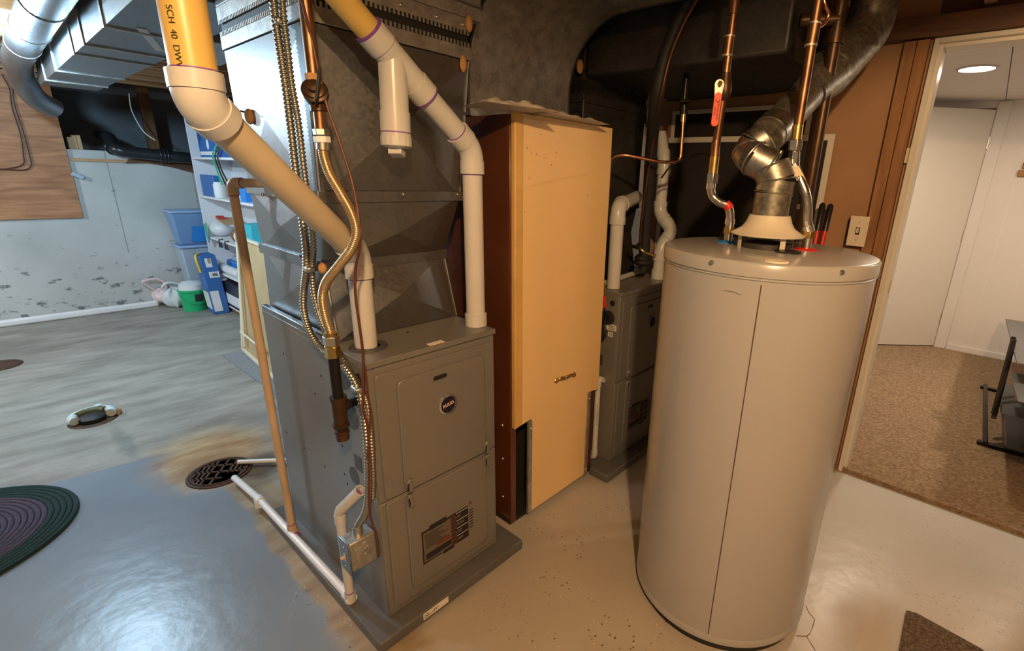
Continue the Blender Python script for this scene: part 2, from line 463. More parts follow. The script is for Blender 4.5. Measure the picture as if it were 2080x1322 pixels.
    cool_lit_paint = ramp(n1.outputs['Fac'], (0.185, 0.235, 0.29, 1), (0.235, 0.295, 0.36, 1))  # same floor paint with the cool light at left mixed into its colour
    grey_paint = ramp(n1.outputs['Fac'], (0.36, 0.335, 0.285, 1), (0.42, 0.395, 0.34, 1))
    hall_lit_paint = ramp(n1.outputs['Fac'], (0.44, 0.44, 0.42, 1), (0.52, 0.52, 0.50, 1))  # same floor paint, paled to stand in for hall light by the doorway
    paint = mix(step(X, 1.75, 0.35), grey_paint, hall_lit_paint)
    paint = mix(inv(step(X, 0.47, 0.03)), paint, cool_lit_paint)
    bare = ramp(n2.outputs['Fac'], (0.20, 0.188, 0.16, 1), (0.36, 0.345, 0.31, 1), 0.34, 0.66)
    base = mix(painted, bare, paint)
    # tan strip beside the near pad, rust fan around the drain, other stains
    strip = math_('MULTIPLY', math_('MULTIPLY', step(X, 0.45, 0.012), inv(step(X, 0.62, 0.02))), math_('MULTIPLY', step(Y, 1.0, 0.1), inv(step(Y, 2.45, 0.05))))
    base = mix(math_('MULTIPLY', strip, 0.75), base, ramp(n2.outputs['Fac'], (0.17, 0.115, 0.06, 1), (0.42, 0.34, 0.20, 1)))
    rusty = ramp(n2.outputs['Fac'], (0.32, 0.15, 0.035, 1), (0.55, 0.40, 0.19, 1), 0.38, 0.62)
    base = mix(math_('MULTIPLY', blob(0.50, 2.72, 0.33, 0.42, 0.7), 0.85), base, rusty)
    base = mix(math_('MULTIPLY', blob(0.47, 2.60, 0.16, 0.22, 0.8), 0.6), base, (0.20, 0.085, 0.02, 1))
    base = mix(math_('MULTIPLY', blob(0.60, 2.45, 0.17, 0.16, 0.7), 0.8), base, (0.045, 0.030, 0.025, 1))
    base = mix(math_('MULTIPLY', blob(0.23, 3.18, 0.05, 0.33, 0.7), 0.55), base, (0.13, 0.145, 0.14, 1))
    base = mix(math_('MULTIPLY', blob(-0.05, 3.62, 0.25, 0.035, 0.9), 0.6), base, (0.15, 0.15, 0.13, 1))
    base = mix(math_('MULTIPLY', blob(-0.10, 5.35, 0.35, 0.45, 0.9), 0.5), base, (0.11, 0.10, 0.09, 1))
    base = mix(math_('MULTIPLY', blob(1.60, -0.02, 0.26, 0.15, 0.9), 0.5), base, (0.45, 0.36, 0.22, 1))
    # chips scattered in the paint
    vo = N.new('ShaderNodeTexVoronoi'); vo.inputs['Scale'].default_value = 62; L.new(geo.outputs['Position'], vo.inputs['Vector'])
    pat = N.new('ShaderNodeTexNoise'); pat.inputs['Scale'].default_value = 4.5; pat.inputs['Detail'].default_value = 3; L.new(geo.outputs['Position'], pat.inputs['Vector'])
    sc = N.new('ShaderNodeSeparateColor'); L.new(vo.outputs['Color'], sc.inputs[0])
    dot = inv(step(vo.outputs['Distance'], 0.19, 0.05))
    region = math_('MAXIMUM', blob(1.25, 0.75, 0.65, 0.60, 0.5, sr), blob(0.35, 1.35, 0.22, 0.45, 0.6, sr))
    region = math_('MAXIMUM', region, math_('MULTIPLY', blob(2.1, -0.1, 0.6, 0.5, 0.6, sr), 0.5))
    dot = math_('MULTIPLY', math_('MULTIPLY', dot, step(pat.outputs['Fac'], 0.50, 0.06)), region)
    base = mix(math_('MULTIPLY', dot, step(sc.outputs[0], 0.55, 0.02)), base, (0.055, 0.04, 0.03, 1))
    base = mix(math_('MULTIPLY', dot, inv(step(sc.outputs[0], 0.22, 0.02))), base, (0.60, 0.55, 0.48, 1))
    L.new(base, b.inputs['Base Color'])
    rr = N.new('ShaderNodeMapRange'); L.new(painted, rr.inputs[0]); rr.inputs[3].default_value = 0.62; rr.inputs[4].default_value = 0.30
    rn = math_('MULTIPLY', blob(0.60, 2.45, 0.17, 0.16, 0.7), 0.35)
    L.new(math_('SUBTRACT', rr.outputs[0], rn), b.inputs['Roughness'])
    bn = N.new('ShaderNodeTexNoise'); bn.inputs['Scale'].default_value = 11; bn.inputs['Detail'].default_value = 6; L.new(geo.outputs['Position'], bn.inputs['Vector'])
    bp = N.new('ShaderNodeBump'); bp.inputs['Strength'].default_value = 0.18; bp.inputs['Distance'].default_value = 0.012
    L.new(bn.outputs['Fac'], bp.inputs['Height']); L.new(bp.outputs[0], b.inputs['Normal'])
    MATS['floor_paint'] = m
floor_material()

def stained_wall():
    m = bpy.data.materials.new('stained_concrete'); m.use_nodes = True
    nt = m.node_tree; N = nt.nodes; L = nt.links; b = N['Principled BSDF']; b.inputs['Roughness'].default_value = 0.85
    geo = N.new('ShaderNodeNewGeometry')
    n1 = N.new('ShaderNodeTexNoise'); n1.inputs['Scale'].default_value = 1.6; n1.inputs['Detail'].default_value = 8; L.new(geo.outputs['Position'], n1.inputs['Vector'])
    r1 = N.new('ShaderNodeValToRGB'); r1.color_ramp.elements[0].position = 0.3; r1.color_ramp.elements[1].position = 0.7
    r1.color_ramp.elements[0].color = (0.42, 0.44, 0.43, 1); r1.color_ramp.elements[1].color = (0.58, 0.60, 0.59, 1); L.new(n1.outputs['Fac'], r1.inputs[0])
    mp = N.new('ShaderNodeMapping'); mp.inputs['Scale'].default_value = (1, 1, 1.5); L.new(geo.outputs['Position'], mp.inputs[0])
    n2 = N.new('ShaderNodeTexNoise'); n2.inputs['Scale'].default_value = 11; n2.inputs['Detail'].default_value = 6; n2.inputs['Roughness'].default_value = 0.6; L.new(mp.outputs[0], n2.inputs['Vector'])
    sp = N.new('ShaderNodeSeparateXYZ'); L.new(geo.outputs['Position'], sp.inputs[0])
    hz = N.new('ShaderNodeMapRange'); L.new(sp.outputs[2], hz.inputs[0]); hz.inputs[1].default_value = 0.0; hz.inputs[2].default_value = 0.75; hz.inputs[3].default_value = 0.115; hz.inputs[4].default_value = -0.02
    ad = N.new('ShaderNodeMath'); ad.operation = 'ADD'; L.new(n2.outputs['Fac'], ad.inputs[0]); L.new(hz.outputs[0], ad.inputs[1])
    st = N.new('ShaderNodeMapRange'); st.interpolation_type = 'SMOOTHSTEP'; L.new(ad.outputs[0], st.inputs[0]); st.inputs[1].default_value = 0.63; st.inputs[2].default_value = 0.74
    mx = N.new('ShaderNodeMix'); mx.data_type = 'RGBA'; L.new(st.outputs[0], mx.inputs[0]); L.new(r1.outputs[0], mx.inputs[6]); mx.inputs[7].default_value = (0.16, 0.165, 0.16, 1)
    L.new(mx.outputs[2], b.inputs['Base Color'])
    bp = N.new('ShaderNodeBump'); bp.inputs['Strength'].default_value = 0.3; bp.inputs['Distance'].default_value = 0.01
    L.new(n2.outputs['Fac'], bp.inputs['Height']); L.new(bp.outputs[0], b.inputs['Normal'])
    MATS['stained_concrete'] = m
stained_wall()

# ------------------------------------------------------------------ room shell
WX, WY = 2.555, 6.25                      # door wall and back wall
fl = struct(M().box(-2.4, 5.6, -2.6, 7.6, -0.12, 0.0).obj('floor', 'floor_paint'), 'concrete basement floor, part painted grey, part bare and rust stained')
# hairline cracks right of the water heater
def crack(pts, w=0.0022):
    c = M(); q = [P(x, y, 'z', 0.0006) for x, y in pts]
    for a, b in zip(q, q[1:]):
        c.bar(a, b, w * random.uniform(0.6, 1.4), 0.0008)
    return c.obj('crack', 'crack', fl)
crack([(1637, 1230), (1643, 1243), (1655, 1258), (1650, 1275), (1645, 1287), (1638, 1292), (1617, 1291)])
crack([(1638, 1292), (1645, 1303), (1654, 1318), (1664, 1335)])
struct(M().box(-2.4, WX, WY, WY + 0.25, 0, 1.47).obj('wall_back', 'stained_concrete'), 'stained grey poured concrete wall')
for x in (P(228, 380, 'y', WY).x, P(60, 560, 'y', WY).x, P(395, 400, 'y', WY).x):
    pass
wb = bpy.data.objects['wall_back']
for px in ((228, 380, 268, 541), (395, 380, 404, 420)):
    a = P(px[0], px[1], 'y', WY - 0.001); b = P(px[2], px[3], 'y', WY - 0.001)
    M().bar((a.x, WY - 0.0005, 1.47), (b.x, WY - 0.0005, 0.55), 0.004, 0.003, up=(0, 1, 0)).obj('form_seam', 'crawl_wall', wb)
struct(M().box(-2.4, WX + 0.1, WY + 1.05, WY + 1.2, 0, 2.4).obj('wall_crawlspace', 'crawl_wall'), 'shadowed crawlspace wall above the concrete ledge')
struct(M().box(-2.4, WX + 0.1, WY + 0.25, WY + 1.05, 1.38, 1.42).obj('trim_1', 'crawl_wall'), 'earth ledge behind the concrete wall')
struct(M().box(-2.5, -2.4, -2.6, 7.5, 0, 2.45).obj('wall_left', 'room_wall'), 'plain basement wall far left')
struct(M().box(-2.4, 2.9, -2.7, -2.6, 0, 2.45).obj('wall_front', 'room_wall'), 'plain basement wall behind the camera')
struct(M().box(-2.5, WX + 0.13, -2.7, 7.5, 2.27, 2.31).obj('ceiling', 'stud_x'), 'wooden subfloor seen between the joists')
# door wall (x = WX): drywall, opening, wall beyond
struct(M().box(WX + 0.02, WX + 0.11, 0.31, 7.45, 0, 2.27).obj('wall_right', 'brown_drywall'), 'brown painted drywall behind the water heater')
struct(M().box(WX + 0.02, WX + 0.11, -2.6, -0.62, 0, 2.27).obj('wall_right_lower', 'brown_drywall'), 'brown drywall beyond the doorway')
struct(M().box(WX + 0.02, WX + 0.11, -0.62, 0.31, 2.0, 2.27).obj('wall_right_header', 'beam_dark'), 'dark framing above the doorway')
# studs beside the doorway
post = thing('wall_stud', 'pair of reddish wooden studs nailed beside the doorway', 'stud', (WX, 0.36, 0))
M().box(WX - 0.018, WX + 0.02, 0.362, 0.405, 0, 1.965).obj('stud', 'stud', post, 0.002)
M().box(WX - 0.018, WX + 0.02, 0.318, 0.360, 0, 1.965).obj('stud', 'stud', post, 0.002)
tag(M().box(WX - 0.03, WX + 0.02, -0.75, 1.2, 1.97, 2.045).obj('header_beam', 'beam_dark', None, 0.003), 'dark reddish wooden beam running over the doorway', 'beam')
# doorway casing
cas = struct(M().box(WX - 0.005, WX + 0.02, 0.287, 0.305, 0.005, 1.968).obj('door_1', 'white_trim', None, 0.002), 'white doorway casing')
M().box(WX - 0.005, WX + 0.02, -0.60, 0.287, 1.950, 1.968).obj('casing_head', 'white_trim', cas, 0.002)
M().box(WX + 0.02, WX + 0.13, 0.272, 0.31, 0.005, 1.955).obj('jamb', 'white_trim', cas, 0.002)
M().box(WX + 0.02, WX + 0.13, -0.62, 0.272, 1.935, 1.955).obj('jamb_head', 'white_trim', cas, 0.002)
M().box(WX + 0.02, WX + 0.13, -0.62, -0.60, 0.005, 1.955).obj('jamb', 'white_trim', cas, 0.002)
M().box(WX - 0.005, WX + 0.02, -0.618, -0.600, 0.005, 1.968).obj('casing_leg', 'white_trim', cas, 0.002)
q = P(1790, 598, 'y', 0.2715)
M().box(WX + 0.055, WX + 0.085, 0.2700, 0.2722, q.z - 0.03, q.z + 0.03).obj('strike_plate', 'brass', cas)
M().box(WX - 0.012, WX + 0.0, 0.306, 0.316, 1.50, 1.56).obj('shim', 'pvc_cream', cas)
# hall beyond
HX = 5.38
struct(M().box(WX + 0.005, HX + 0.02, -1.75, 1.3, 0.0, 0.022).obj('floor_hall', 'carpet'), 'brown pile carpet of the hall beyond the doorway')
struct(M().box(HX, HX + 0.1, -1.75, 0.12, 0, 2.1).obj('wall_hall_end', 'hall_white'), 'white panelled wall at the end of the hall')
struct(M().box(HX, HX + 0.1, 0.12, 1.3, 2.045, 2.1).obj('wall_hall_header', 'hall_white'))
struct(M().box(HX + 1.0, HX + 1.1, -0.2, 1.6, 0, 2.2).obj('wall_hall_beyond', 'hall_white'))
struct(M().box(HX + 0.1, HX + 1.0, 1.3, 1.4, 0, 2.2).obj('wall_hall_room', 'hall_white'))
struct(M().box(HX + 0.02, HX + 1.0, -0.2, 1.3, 0, 0.02).obj('floor_beyond', 'carpet'))
struct(M().box(WX + 0.11, HX + 0.1, 1.3, 1.4, 0, 2.1).obj('wall_hall_left', 'hall_white'))
struct(M().box(WX + 0.11, HX + 0.1, -1.85, -1.75, 0, 2.1).obj('wall_hall_right', 'hall_white'))
struct(M().box(WX + 0.11, WX + 0.13, 0.31, 1.3, 0, 2.1).obj('wall_hall_near', 'hall_white'))
struct(M().box(WX + 0.11, WX + 0.13, -1.75, -0.62, 0, 2.1).obj('wall_hall_near_side', 'hall_white'))
struct(M().box(WX + 0.11, WX + 0.13, -0.62, 0.31, 1.955, 2.1).obj('wall_hall_over', 'hall_white'))
ceil2 = struct(M().box(WX + 0.11, HX + 1.1, -1.85, 1.4, 2.108, 2.14).obj('ceiling_hall', 'dark_gap'), 'white tiled hall ceiling')
xs = [WX + 0.13, P(1912, 118, 'z', 2.1).x, P(1912, 118, 'z', 2.1).x + 1.21, HX]
for a, b in zip(xs, xs[1:]):
    for k in range(5):
        y0 = -1.75 + k * 0.61
        t = M().box(a + 0.002, b - 0.002, y0 + 0.002, min(1.298, y0 + 0.608), 2.1, 2.108).obj('ceiling_tile', 'tile_white', ceil2, 0.0015)
struct(M().box(HX - 0.012, HX, -1.75, 0.028, 0.022, 0.075).obj('baseboard_hall', 'hall_white', None, 0.003), 'white hall baseboard')
hc = struct(M().box(HX - 0.015, HX, 0.03, 0.115, 0.022, 2.09).obj('trim_2', 'hall_white', None, 0.003), 'white casing beside the hall door')
for k in range(9):                        # panel grooves of the white wall
    y = -0.12 - k * 0.2
    M().box(HX - 0.0008, HX + 0.001, y, y + 0.003, 0.076, 2.1).obj('panel_groove', 'white_trim', bpy.data.objects['wall_hall_end'])
# hall door, ajar
hd = struct(M().obox((HX - 0.245, 0.13 + 0.28, 1.03), V((-0.505, 0.56, 0)) * 0.5, V((0.56, 0.505, 0)).normalized() * 0.0175, (0, 0, 1.0)).obj('door_2', 'door_white', None, 0.002), 'flat white hall door standing ajar')
for z in (0.30, 1.03, 1.78):
    M().cyl((HX - 0.008, 0.118, z - 0.045), (HX - 0.008, 0.118, z + 0.045), 0.008, 10).obj('hinge', 'zinc', hd)
# downlight, and an unseen second one added to brighten the hall
for i, (lx, ly) in enumerate(((3.975, 0.231), (3.975, -1.0))):
    dl = thing('downlight', ('round glowing downlight in the hall ceiling near the ajar door', 'added unseen downlight further along the hall ceiling, out past the doorway')[i], 'ceiling light', (lx, ly, 2.085))
    M().lathe((lx, ly, 2.091), [(0.088, 0.009), (0.098, 0.009), (0.098, 0.0), (0.088, 0.0)], cap=False).obj('trim_ring', 'hall_white', dl)
    M().lathe((lx, ly, 2.093), [(0.087, 0.006), (0.087, 0.0)]).obj('lens', 'lamp_glow', dl)
# joists of the basement
k = 0
y = -2.3
while y < 6.3:
    tag(M().box(-2.38, WX + 0.01, y, y + 0.038, 2.06, 2.27).obj('ceiling_joist', 'stud_x'), 'sawn wooden joist spanning the basement ceiling', 'joist', 'basement ceiling joists')
    y += 0.406

# ------------------------------------------------------------------ furnaces
def disc(b, c, n, r, t, seg=24):
    c, n = V(c), V(n).normalized()
    return b.cyl(c - n * t * 0.5, c + n * t * 0.5, r, seg)
def rrect(x0, x1, z0, z1, r, y, n=5):      # rounded rectangle in the plane y
    pts = []
    for cx, cz, a in ((x1 - r, z1 - r, 0), (x0 + r, z1 - r, 90), (x0 + r, z0 + r, 180), (x1 - r, z0 + r, 270)):
        for k in range(n + 1):
            t = math.radians(a + 90 * k / n)
            pts.append((cx + r * math.cos(t), y, cz + r * math.sin(t)))
    return pts
def furnace(label, x0, width, y0, paint, near):
    x1, yb, z0, z1 = x0 + width, y0 + 0.73, 0.043, 0.906
    t = thing('furnace', label, 'furnace', ((x0 + x1) / 2, (y0 + yb) / 2, z0))
    M().box(x0, x1, y0 + 0.015, yb, z0, z1 - 0.018).obj('casing', paint, t, 0.002)
    M().box(x0 - 0.001, x1 + 0.001, y0 + 0.002, yb, z1 - 0.018, z1).obj('top_panel', paint, t, 0.002)
    zs = 0.463
    for nm, a, b in (('upper_door', zs + 0.003, z1 - 0.020), ('lower_door', z0 + 0.004, zs - 0.003)):
        d = M().box(x0 + 0.002, x1 - 0.002, y0 + 0.009, y0 + 0.016, a, b).obj(nm, paint, t, 0.003)
        up = nm == 'upper_door'
        # two embossed steps
        lo1, hi1 = (a + 0.002, b - 0.022) if up else (a + 0.022, b - 0.002)
        M().prism(rrect(x0 + 0.020, x1 - 0.014, lo1, hi1, 0.012, y0 + 0.0095), (0, -0.0065, 0)).obj('embossed_field', paint, d, 0.0045, seg=3)
        lo2, hi2 = (a + 0.004, b - 0.055) if up else (a + 0.055, b - 0.004)
        M().prism(rrect(x0 + 0.080, x1 - 0.052, lo2, hi2, 0.020, y0 + 0.0040), (0, -0.0070, 0)).obj('raised_panel', paint, d, 0.005, seg=3)
        xc = x0 + width * 0.50
        zz = b - 0.082 if up else a + 0.125
        M().prism(rrect(xc - 0.026, xc + 0.022, zz - 0.0065, zz + 0.0065, 0.0064, y0 - 0.0028), (0, -0.0012, 0)).obj('finger_slot', 'dark_gap', d)
        M().tube([V(p) + V((0, 0.0002, 0)) for p in rrect(xc - 0.029, xc + 0.025, zz - 0.0095, zz + 0.0095, 0.009, y0 - 0.0032)], 0.0018, 8, closed=True).obj('slot_rim', paint, d)
        # comma shaped latches either side of the seam
        for lx in (x0 + 0.094, x1 - 0.052):
            s = 1 if up else -1
            zb = zs + s * 0.004
            pts = [(lx - 0.008, y0, zb), (lx + 0.007, y0, zb), (lx + 0.009, y0, zb + s * 0.044), (lx - 0.002, y0, zb + s * 0.047), (lx - 0.012, y0, zb + s * 0.036), (lx - 0.013, y0, zb + s * 0.022)]
            la = M().prism([(p[0], y0 + 0.0, p[2]) for p in pts], (0, -0.012, 0)).obj('latch', paint, d, 0.003)
            M().prism([(lx - 0.0125, y0 - 0.0118, zb + s * 0.012), (lx - 0.007, y0 - 0.0118, zb + s * 0.006), (lx - 0.005, y0 - 0.0118, zb + s * 0.036), (lx - 0.011, y0 - 0.0118, zb + s * 0.034)], (0, -0.0008, 0)).obj('latch_recess', 'dark_gap', la)
        if up:
            bx, bz = x0 + width * 0.545, (0.706 if near else 0.72)
            e = M().lathe((bx, y0 - 0.003, bz), [(0.034, 0.0), (0.033, 0.004), (0.027, 0.005), (0.0255, 0.002)], axis=(0, -1, 0)).obj('emblem', 'chrome' if near else paint, d)
            disc(M(), (bx, y0 - 0.0055, bz), (0, 1, 0), 0.026, 0.002).obj('emblem_face', 'badge_blue', e)
            if near:
                M().prism([(bx - 0.021, y0 - 0.0066, bz - 0.010), (bx + 0.018, y0 - 0.0066, bz - 0.003), (bx + 0.021, y0 - 0.0066, bz + 0.010), (bx - 0.018, y0 - 0.0066, bz + 0.003)], (0, -0.0004, 0)).obj('emblem_band', 'label_orange', e)
                text_mesh('RUUD', 0.0150, (bx, y0 - 0.0075, bz), (1, 0, 0.12), (-0.12, 0, 1), 'emblem_lettering', 'box_white', e)
        else:
            # warning label
            lx0, lx1, lz0, lz1 = x0 + 0.122, x0 + 0.318, 0.172, 0.298
            yl = y0 - 0.0032
            def pl(nm, a0, a1, b0, b1, m, k=1): return M().box(a0, a1, yl - 0.0004 * k, yl + 0.001, b0, b1).obj(nm, m, lab)
            lab = M().box(lx0, lx1 - 0.012, yl, yl + 0.001, lz0, lz1).obj('warning_label', 'label_black', d)
            pl('label_field', lx0 + 0.005, lx0 + 0.112, lz0 + 0.006, lz1 - 0.008, 'label_grey')
            pl('label_title', lx0 + 0.030, lx0 + 0.095, lz1 - 0.010, lz1 + 0.008, 'label_black', 2)
            for r in range(9):
                pl('label_text_line', lx0 + 0.012, lx0 + 0.012 + random.uniform(0.05, 0.093), lz1 - 0.021 - r * 0.0062, lz1 - 0.0185 - r * 0.0062, 'ink', 2)
            pl('label_block', lx0 + 0.055, lx0 + 0.105, lz0 + 0.042, lz0 + 0.055, 'label_orange', 2)
            pl('label_block', lx0 + 0.012, lx0 + 0.110, lz0 + 0.012, lz0 + 0.034, 'label_black', 2)
            for r in range(4):
                zz = lz0 + 0.016 + r * 0.0300
                M().cyl((lx0 + 0.121, yl - 0.0018, zz), (lx0 + 0.121, yl + 0.001, zz), 0.0125, 20).obj('label_roundel', 'label_orange', lab)
                M().cyl((lx0 + 0.121, yl - 0.0021, zz), (lx0 + 0.121, yl + 0.001, zz), 0.0085, 20).obj('label_roundel', 'ink', lab)
                pl('label_rule', lx0 + 0.134, lx1 - 0.014, zz + 0.0135, zz + 0.0145, 'box_white', 2)
                pl('label_text_line', lx0 + 0.137, lx0 + 0.150 + random.uniform(0, 0.015), zz - 0.003, zz + 0.004, 'label_grey', 2)
            M().prism([(lx1 - 0.008, yl - 0.0006, lz1 + 0.000), (lx1 + 0.006, yl - 0.0006, lz1 + 0.000), (lx1 - 0.001, yl - 0.0006, lz1 + 0.012)], (0, 0.001, 0)).obj('warning_triangle', 'label_orange', lab)
            for r in range(7):
                pl('label_text_line', lx1 - 0.008, lx1 + 0.008, lz0 + 0.030 + r * 0.0115, lz0 + 0.0345 + r * 0.0115, 'ink', 2)
    # left flank: knockouts, plugs, screw holes
    s = y0 - 1.16
    def onside(nm, px, m, r, t2=0.003):
        p = P(px[0], px[1], 'x', 0.564); p = V((x0, p.y + s, p.z))
        return disc(M(), p, (1, 0, 0), r, t2 * 2).obj(nm, m, t)
    onside('plug', (714, 846), 'furnace_dark', 0.040, 0.0015)
    onside('plug', (720, 966), 'furnace_dark', 0.029, 0.0015)
    onside('plug', (697, 766), 'furnace_dark', 0.038, 0.001)
    onside('grommet', (729, 768), 'rubber', 0.013)
    p = P(728, 940, 'x', 0.564)
    M().box(x0 - 0.0015, x0 + 0.001, p.y + s - 0.022, p.y + s + 0.022, p.z - 0.026, p.z + 0.026).obj('cover_plate', 'furnace_dark', t, 0.001)
    for px in ((576, 718), (652, 763), (582, 878), (618, 910), (660, 947), (700, 963), (706, 982), (695, 905), (640, 800)):
        onside('screw_hole', px, 'dark_gap', 0.0042, 0.0004)
    # top: screws, collar around the vent pipe, knocked label
    return t

f1 = furnace('grey furnace with a round chrome emblem, shiny cross-creased case on top', 0.564, 0.4445, 1.16, 'furnace_paint', True)
b1 = P(742, 706, 'z', 0.906); b1 = V((0.630, 1.285, 0.906))
M().lathe((b1.x + 0.004, b1.y - 0.004, 0.9065), [(0.033, 0.0), (0.033, 0.004), (0.052, 0.0035), (0.053, 0.0)]).obj('vent_collar', 'furnace_dark', f1)
q = P(885, 696, 'z', 0.907)
M().box(q.x - 0.026, q.x + 0.026, q.y - 0.010, q.y + 0.010, 0.906, 0.9072).obj('sticker', 'paper', f1)
q = P(828, 675, 'z', 0.907); disc(M(), q, (0, 0, 1), 0.004, 0.0015).obj('screw_hole', 'dark_gap', f1)
f2 = furnace('shadowed dark grey furnace between the cream cabinet and the water heater', 1.757, 0.50, 1.168, 'furnace_paint', False)
for (px, w_, h_) in (((1242, 665), 0.055, 0.028), ((1240, 679), 0.026, 0.022)):
    p = P(px[0], px[1], 'x', 1.757)
    o = M().box(1.7555, 1.7575, p.y - w_ / 2, p.y + w_ / 2, p.z - h_ / 2, p.z + h_ / 2).obj('rating_sticker', 'paper', f2)
    for r in range(3):
        M().box(1.7551, 1.7556, p.y - w_ * 0.4, p.y + w_ * 0.3, p.z - h_ * 0.3 + r * h_ * 0.27, p.z - h_ * 0.2 + r * h_ * 0.27).obj('print_line', 'ink', o)

# ------------------------------------------------------------------ equipment pads
def pad(label, x0, x1, y0, y1):
    t = thing('equipment_pad', label, 'pad', ((x0 + x1) / 2, (y0 + y1) / 2, 0))
    M().box(x0, x1, y0, y1, 0.0, 0.042).obj('slab', 'pad_plastic', t, 0.007, seg=3)
    return t
p1 = pad('grey plastic pad under the furnace with the chrome emblem, paper sticker on its edge', 0.497, 1.088, 1.108, 1.998)
a, b = P(860, 1250, 'y', 1.1075), P(911, 1222, 'y', 1.1075)
st = M().box(a.x, b.x, 1.1070, 1.1085, 0.014, 0.037).obj('sticker', 'paper', p1)
hand = [(-0.9, 0.4), (-0.95, -0.5), (-0.8, -0.7), (-0.62, -0.2), (-0.62, 0.5), (-0.78, 0.75), (-0.9, 0.4), (-0.7, -0.3), (-0.55, -0.7), (-0.48, 0.1), (-0.44, -0.5), (-0.36, -0.5), (-0.32, 0.1), (-0.28, -0.5), (-0.2, 0.0), (-0.16, 0.9), (-0.15, -0.5), (-0.05, 0.3), (-0.02, 0.8), (0.0, -0.4), (0.1, 0.3), (0.2, 0.25)]
cx, hx, cz = (a.x + b.x) / 2, (b.x - a.x) / 2, 0.0255
M().tube([(cx + u * hx * 0.97, 1.1066, cz + v * 0.0085) for u, v in hand], 0.0007, 6).obj('handwriting', 'ink', st)
p2 = thing('equipment_pad', 'grey plastic pad under the shadowed furnace', 'pad', (2.0, 1.55, 0))
M().prism([(1.650, 1.112, 0), (2.33, 1.112, 0), (2.33, 2.0, 0), (1.686, 2.0, 0), (1.686, 1.226, 0), (1.650, 1.226, 0)], (0, 0, 0.042)).obj('slab', 'pad_plastic', p2, 0.007, seg=3)

# ------------------------------------------------------------------ case and plenum above the near furnace
def crossbreak(c0, c1, c2, c3, push):      # quad of four corners with a raised centre: four facets, a little thickness
    c = [V(p) for p in (c0, c1, c2, c3)]
    n = (c[1] - c[0]).cross(c[3] - c[0]).normalized()
    mid = sum(c, V((0, 0, 0))) / 4 + n * push
    bk = [p - n * 0.004 for p in c]
    return M().add(c + [mid] + bk, [(0, 1, 4), (1, 2, 4), (2, 3, 4), (3, 0, 4), (1, 0, 5, 6), (2, 1, 6, 7), (3, 2, 7, 8), (0, 3, 8, 5), (8, 7, 6, 5)])
def plenum(label, m, rings, xoff=0.0):
    """rings = [(x0, x1, y0, y1, z)] from the furnace top upwards"""
    r0 = rings[0]
    t = thing('plenum', label, 'plenum', ((r0[0] + r0[1]) / 2, (r0[2] + r0[3]) / 2, r0[4]))
    for a, b in zip(rings, rings[1:]):
        A = [(a[0], a[2], a[4]), (a[1], a[2], a[4]), (a[1], a[3], a[4]), (a[0], a[3], a[4])]
        B = [(b[0], b[2], b[4]), (b[1], b[2], b[4]), (b[1], b[3], b[4]), (b[0], b[3], b[4])]
        for i, nm in enumerate(('front_panel', 'right_panel', 'back_panel', 'left_panel')):
            j = (i + 1) % 4
            crossbreak(A[i], A[j], B[j], B[i], (0.030 if i == 0 else 0.014) if i in (0, 3) else 0.002).obj(nm, m, t, 0, smooth=0.5)
    return t
Z0, ZP, ZU, ZT = 0.908, 1.125, 1.318, 1.720
near_rings = [(0.590, 1.010, 1.372, 1.888, Z0), (0.590, 0.992, 1.408, 1.872, ZP), (0.578, 1.026, 1.352, 1.872, ZU), (0.570, 1.048, 1.318, 1.878, ZT)]
pl1 = plenum('shiny galvanised sheet-metal case with diamond creases, pinched at its waist', 'galv', near_rings)
def flange(t, r, z, h, out, m):
    x0, x1, y0, y1 = r[0] - out, r[1] + out, r[2] - out, r[3] + out
    M().box(x0, x1, y0, y0 + 0.006, z - h, z + h).obj('front_flange', m, t, 0.001)
    M().box(x0, x0 + 0.006, y0 + 0.006, y1 - 0.006, z - h, z + h).obj('side_flange', m, t, 0.001)
    M().box(x1 - 0.006, x1, y0 + 0.006, y1 - 0.006, z - h, z + h).obj('side_flange', m, t, 0.001)
    M().box(x0, x1, y1 - 0.006, y1, z - h, z + h).obj('back_flange', m, t, 0.001)
flange(pl1, near_rings[1], ZP, 0.016, 0.009, 'galv')
flange(pl1, near_rings[2], ZU + 0.002, 0.015, 0.009, 'galv')
M().bar((0.572, 1.40, 0.916), (0.572, 1.888, 0.916), 0.018, 0.020).obj('drip_edge', 'galv', pl1, 0.003)
for px, m in (((655, 545), 'putty'), ((941, 130), 'putty')):
    p = P(px[0], px[1], 'y', 1.395 if px[0] == 655 else 1.31)
    o = M().ball(p, 0.012, 0.010, 0.016 if px[0] == 655 else 0.024, 10, 6).obj('sealant_dab', m, pl1)
for px in ((698, 395), (820, 395), (930, 395), (610, 520), (533, 395)):
    p = P(px[0], px[1], 'y', 1.342) if px[0] > 620 else P(px[0], px[1], 'x', 0.577 if px[1] > 500 else 0.567)
    M().ball(p, 0.005, seg=10, rings=6).obj('screw', 'zinc', pl1)
# corner strips
for (xa, ya, za), (xb, yb, zb) in (((0.590, 1.372, Z0), (0.590, 1.408, ZP)), ((1.010, 1.372, Z0), (0.992, 1.408, ZP)), ((0.578, 1.352, ZU), (0.570, 1.318, ZT)), ((1.026, 1.352, ZU), (1.048, 1.318, ZT))):
    M().cyl((xa, ya, za), (xb, yb, zb), 0.005, 8).obj('corner_bead', 'galv', pl1)
